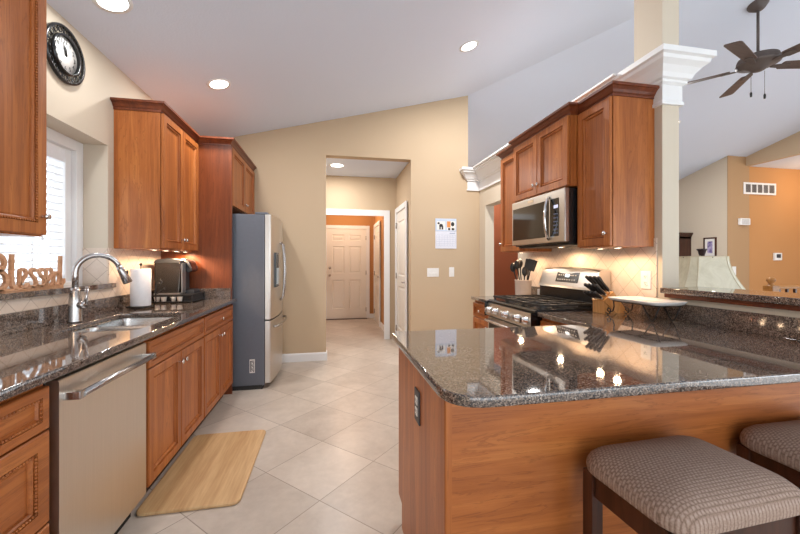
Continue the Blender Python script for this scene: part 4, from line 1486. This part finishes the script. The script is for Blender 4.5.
t = thing('curio_cabinet', 'tall dark wood curio cabinet beside the cream living room wall', 'cabinet', (7.585, 6.42, 0), -PI / 2)
k = MB(); k.box((-.55, -.36, 0), (.0, 0, .08), .005); k.box((-.55, -.36, .08), (-.50, 0, 1.80)); k.box((-.05, -.36, .08), (.0, 0, 1.80)); k.box((-.50, -.02, .08), (-.05, 0, 1.80)); k.box((-.55, -.36, 1.76), (0, 0, 1.80))
k.build('case', DARKWOOD, t)
k = MB(); k.box((-.50, -.01 - .02, .08), (-.05, -.021, 1.76)); k.build('back_board', WOOD_V, t)
k = MB(); k.sweep([(-.55, 0), (-.55, -.36), (0, -.36), (0, 0)], [(0, 0), (.01, 0), (.02, .03), (.045, .06), (.045, .085), (0, .085)], 1.80); k.box((-.55, -.36, 1.80), (0, 0, 1.86)); k.build('crown_molding', DARKWOOD, t)
for z in (.5, .9, 1.3):
    k = MB(); k.box((-.50, -.34, z), (-.05, -.03, z + .012)); k.build('shelf', DARKWOOD, t)
k = MB(); k.box((-.55, -.38, .08), (-.49, -.361, 1.78), .003); k.box((-.06, -.38, .08), (.0, -.361, 1.78), .003); k.box((-.49, -.38, 1.72), (-.06, -.361, 1.78), .003); k.box((-.49, -.38, .08), (-.06, -.361, .15), .003); dd = k.build('door', DARKWOOD, t)
k = MB(); k.box((-.49, -.372, .15), (-.06, -.369, 1.72)); k.build('pane', GLASS, dd)

t = thing('framed_picture', 'small dark-framed picture on the cream living room wall', 'picture', (LX, 6.025, 1.56), -PI / 2)
k = MB()
k.box((-.125, -.025, -.20), (-.10, 0, .20), .004); k.box((.10, -.025, -.20), (.125, 0, .20), .004); k.box((-.10, -.025, .175), (.10, 0, .20), .004); k.box((-.10, -.025, -.20), (.10, 0, -.175), .004); k.build('frame', DARKWOOD, t)
k = MB(); k.box((-.10, -.012, -.175), (.10, -.002, .175)); k.build('mat_board', PLASTIC, t)
pm = NB('violet_print'); pm.base(pm.ramp(pm.noise(pm.co(), 14.0, 3), [(.35, s2l(84, 74, 130)), (.55, s2l(170, 160, 200)), (.7, s2l(220, 214, 226))]))
k = MB(); k.box((-.05, -.0135, -.12), (.05, -.012, .12)); k.build('print', pm.m, t)

t = thing('wall_vent', 'white louvred air return high on the orange wall', 'vent', (8.36, 5.693, 2.712))
k = MB(); k.box((-.40, -.015, -.115), (-.36, 0, .115), .003); k.box((.36, -.015, -.115), (.40, 0, .115), .003); k.box((-.36, -.015, .08), (.36, 0, .115), .003); k.box((-.36, -.015, -.115), (.36, 0, -.08), .003)
for i in range(1, 5):
    k.box((-.36 + i * .144 - .012, -.013, -.08), (-.36 + i * .144 + .012, 0, .08))
k.build('frame', WHITE, t)
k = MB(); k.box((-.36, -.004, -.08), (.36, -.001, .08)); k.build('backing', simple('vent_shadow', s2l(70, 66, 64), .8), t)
k = MB()
for i in range(9):
    k.box((-.36, -.003, -.0012), (.36, .009, .0012), 0, Matrix.Translation((0, -.009, -.07 + i * .0175)) @ Matrix.Rotation(math.radians(40), 4, 'X'))
k.build('louvres', simple('vent_louvre', s2l(168, 160, 154), .5), t)
t = thing('thermostat', 'white thermostat with a dark screen on the orange wall', 'thermostat', (8.82, 5.71, 1.37))
k = MB(); k.box((-.10, -.03, -.075), (.10, 0, .075), .012); k.build('case', PLASTIC, t)
k = MB(); k.box((-.045, -.032, -.025), (.06, -.029, .05), .002); k.build('screen', DGREY, t)
t = thing('wall_chime_box', 'white door chime box high on the orange wall', 'chime', (7.95, 5.695, 2.05))
k = MB(); k.box((-.12, -.05, -.065), (.12, 0, .065), .012); k.build('case', PLASTIC, t)
k = MB()
for i in range(5):
    k.box((-.09, -.052, -.04 + i * .02), (.09, -.049, -.034 + i * .02))
k.build('grille', SILVER, t)

t = thing('stair_railing', 'honey oak stair railing with a turned newel and dark balusters', 'railing', (6.0, 3.95, 0))
k = MB(); k.box((-.055, -.055, 0), (.055, .055, .12), .004); k.lathe([(.05, .12), (.035, .15), (.045, .2), (.034, .3), (.034, .74), (.045, .78), (.05, .79)], seg=20); k.box((-.06, -.06, .79), (.06, .06, .935), .012)
k.lathe([(.05, .935), (.03, .95), (.025, .965), (.045, .99), (.052, 1.01), (.045, 1.035), (.02, 1.052), (0, 1.055)], seg=20); k.build('newel_post', OAK, t)
k = MB(); k.prism(round_poly([(-.03, .885), (.03, .885), (.035, .91), (.02, .93), (-.02, .93), (-.035, .91)], .006, 2), .05, 2.4, 'x'); k.build('handrail', OAK, t)
k = MB(); k.box((.05, -.03, 0), (2.4, .03, .05), .003); k.build('bottom_rail', OAK, t)
for i in range(16):
    x = .14 + i * .145
    k = MB(); k.box((x - .014, -.014, .05), (x + .014, .014, .89), .002); k.build('baluster', DARKWOOD, t)
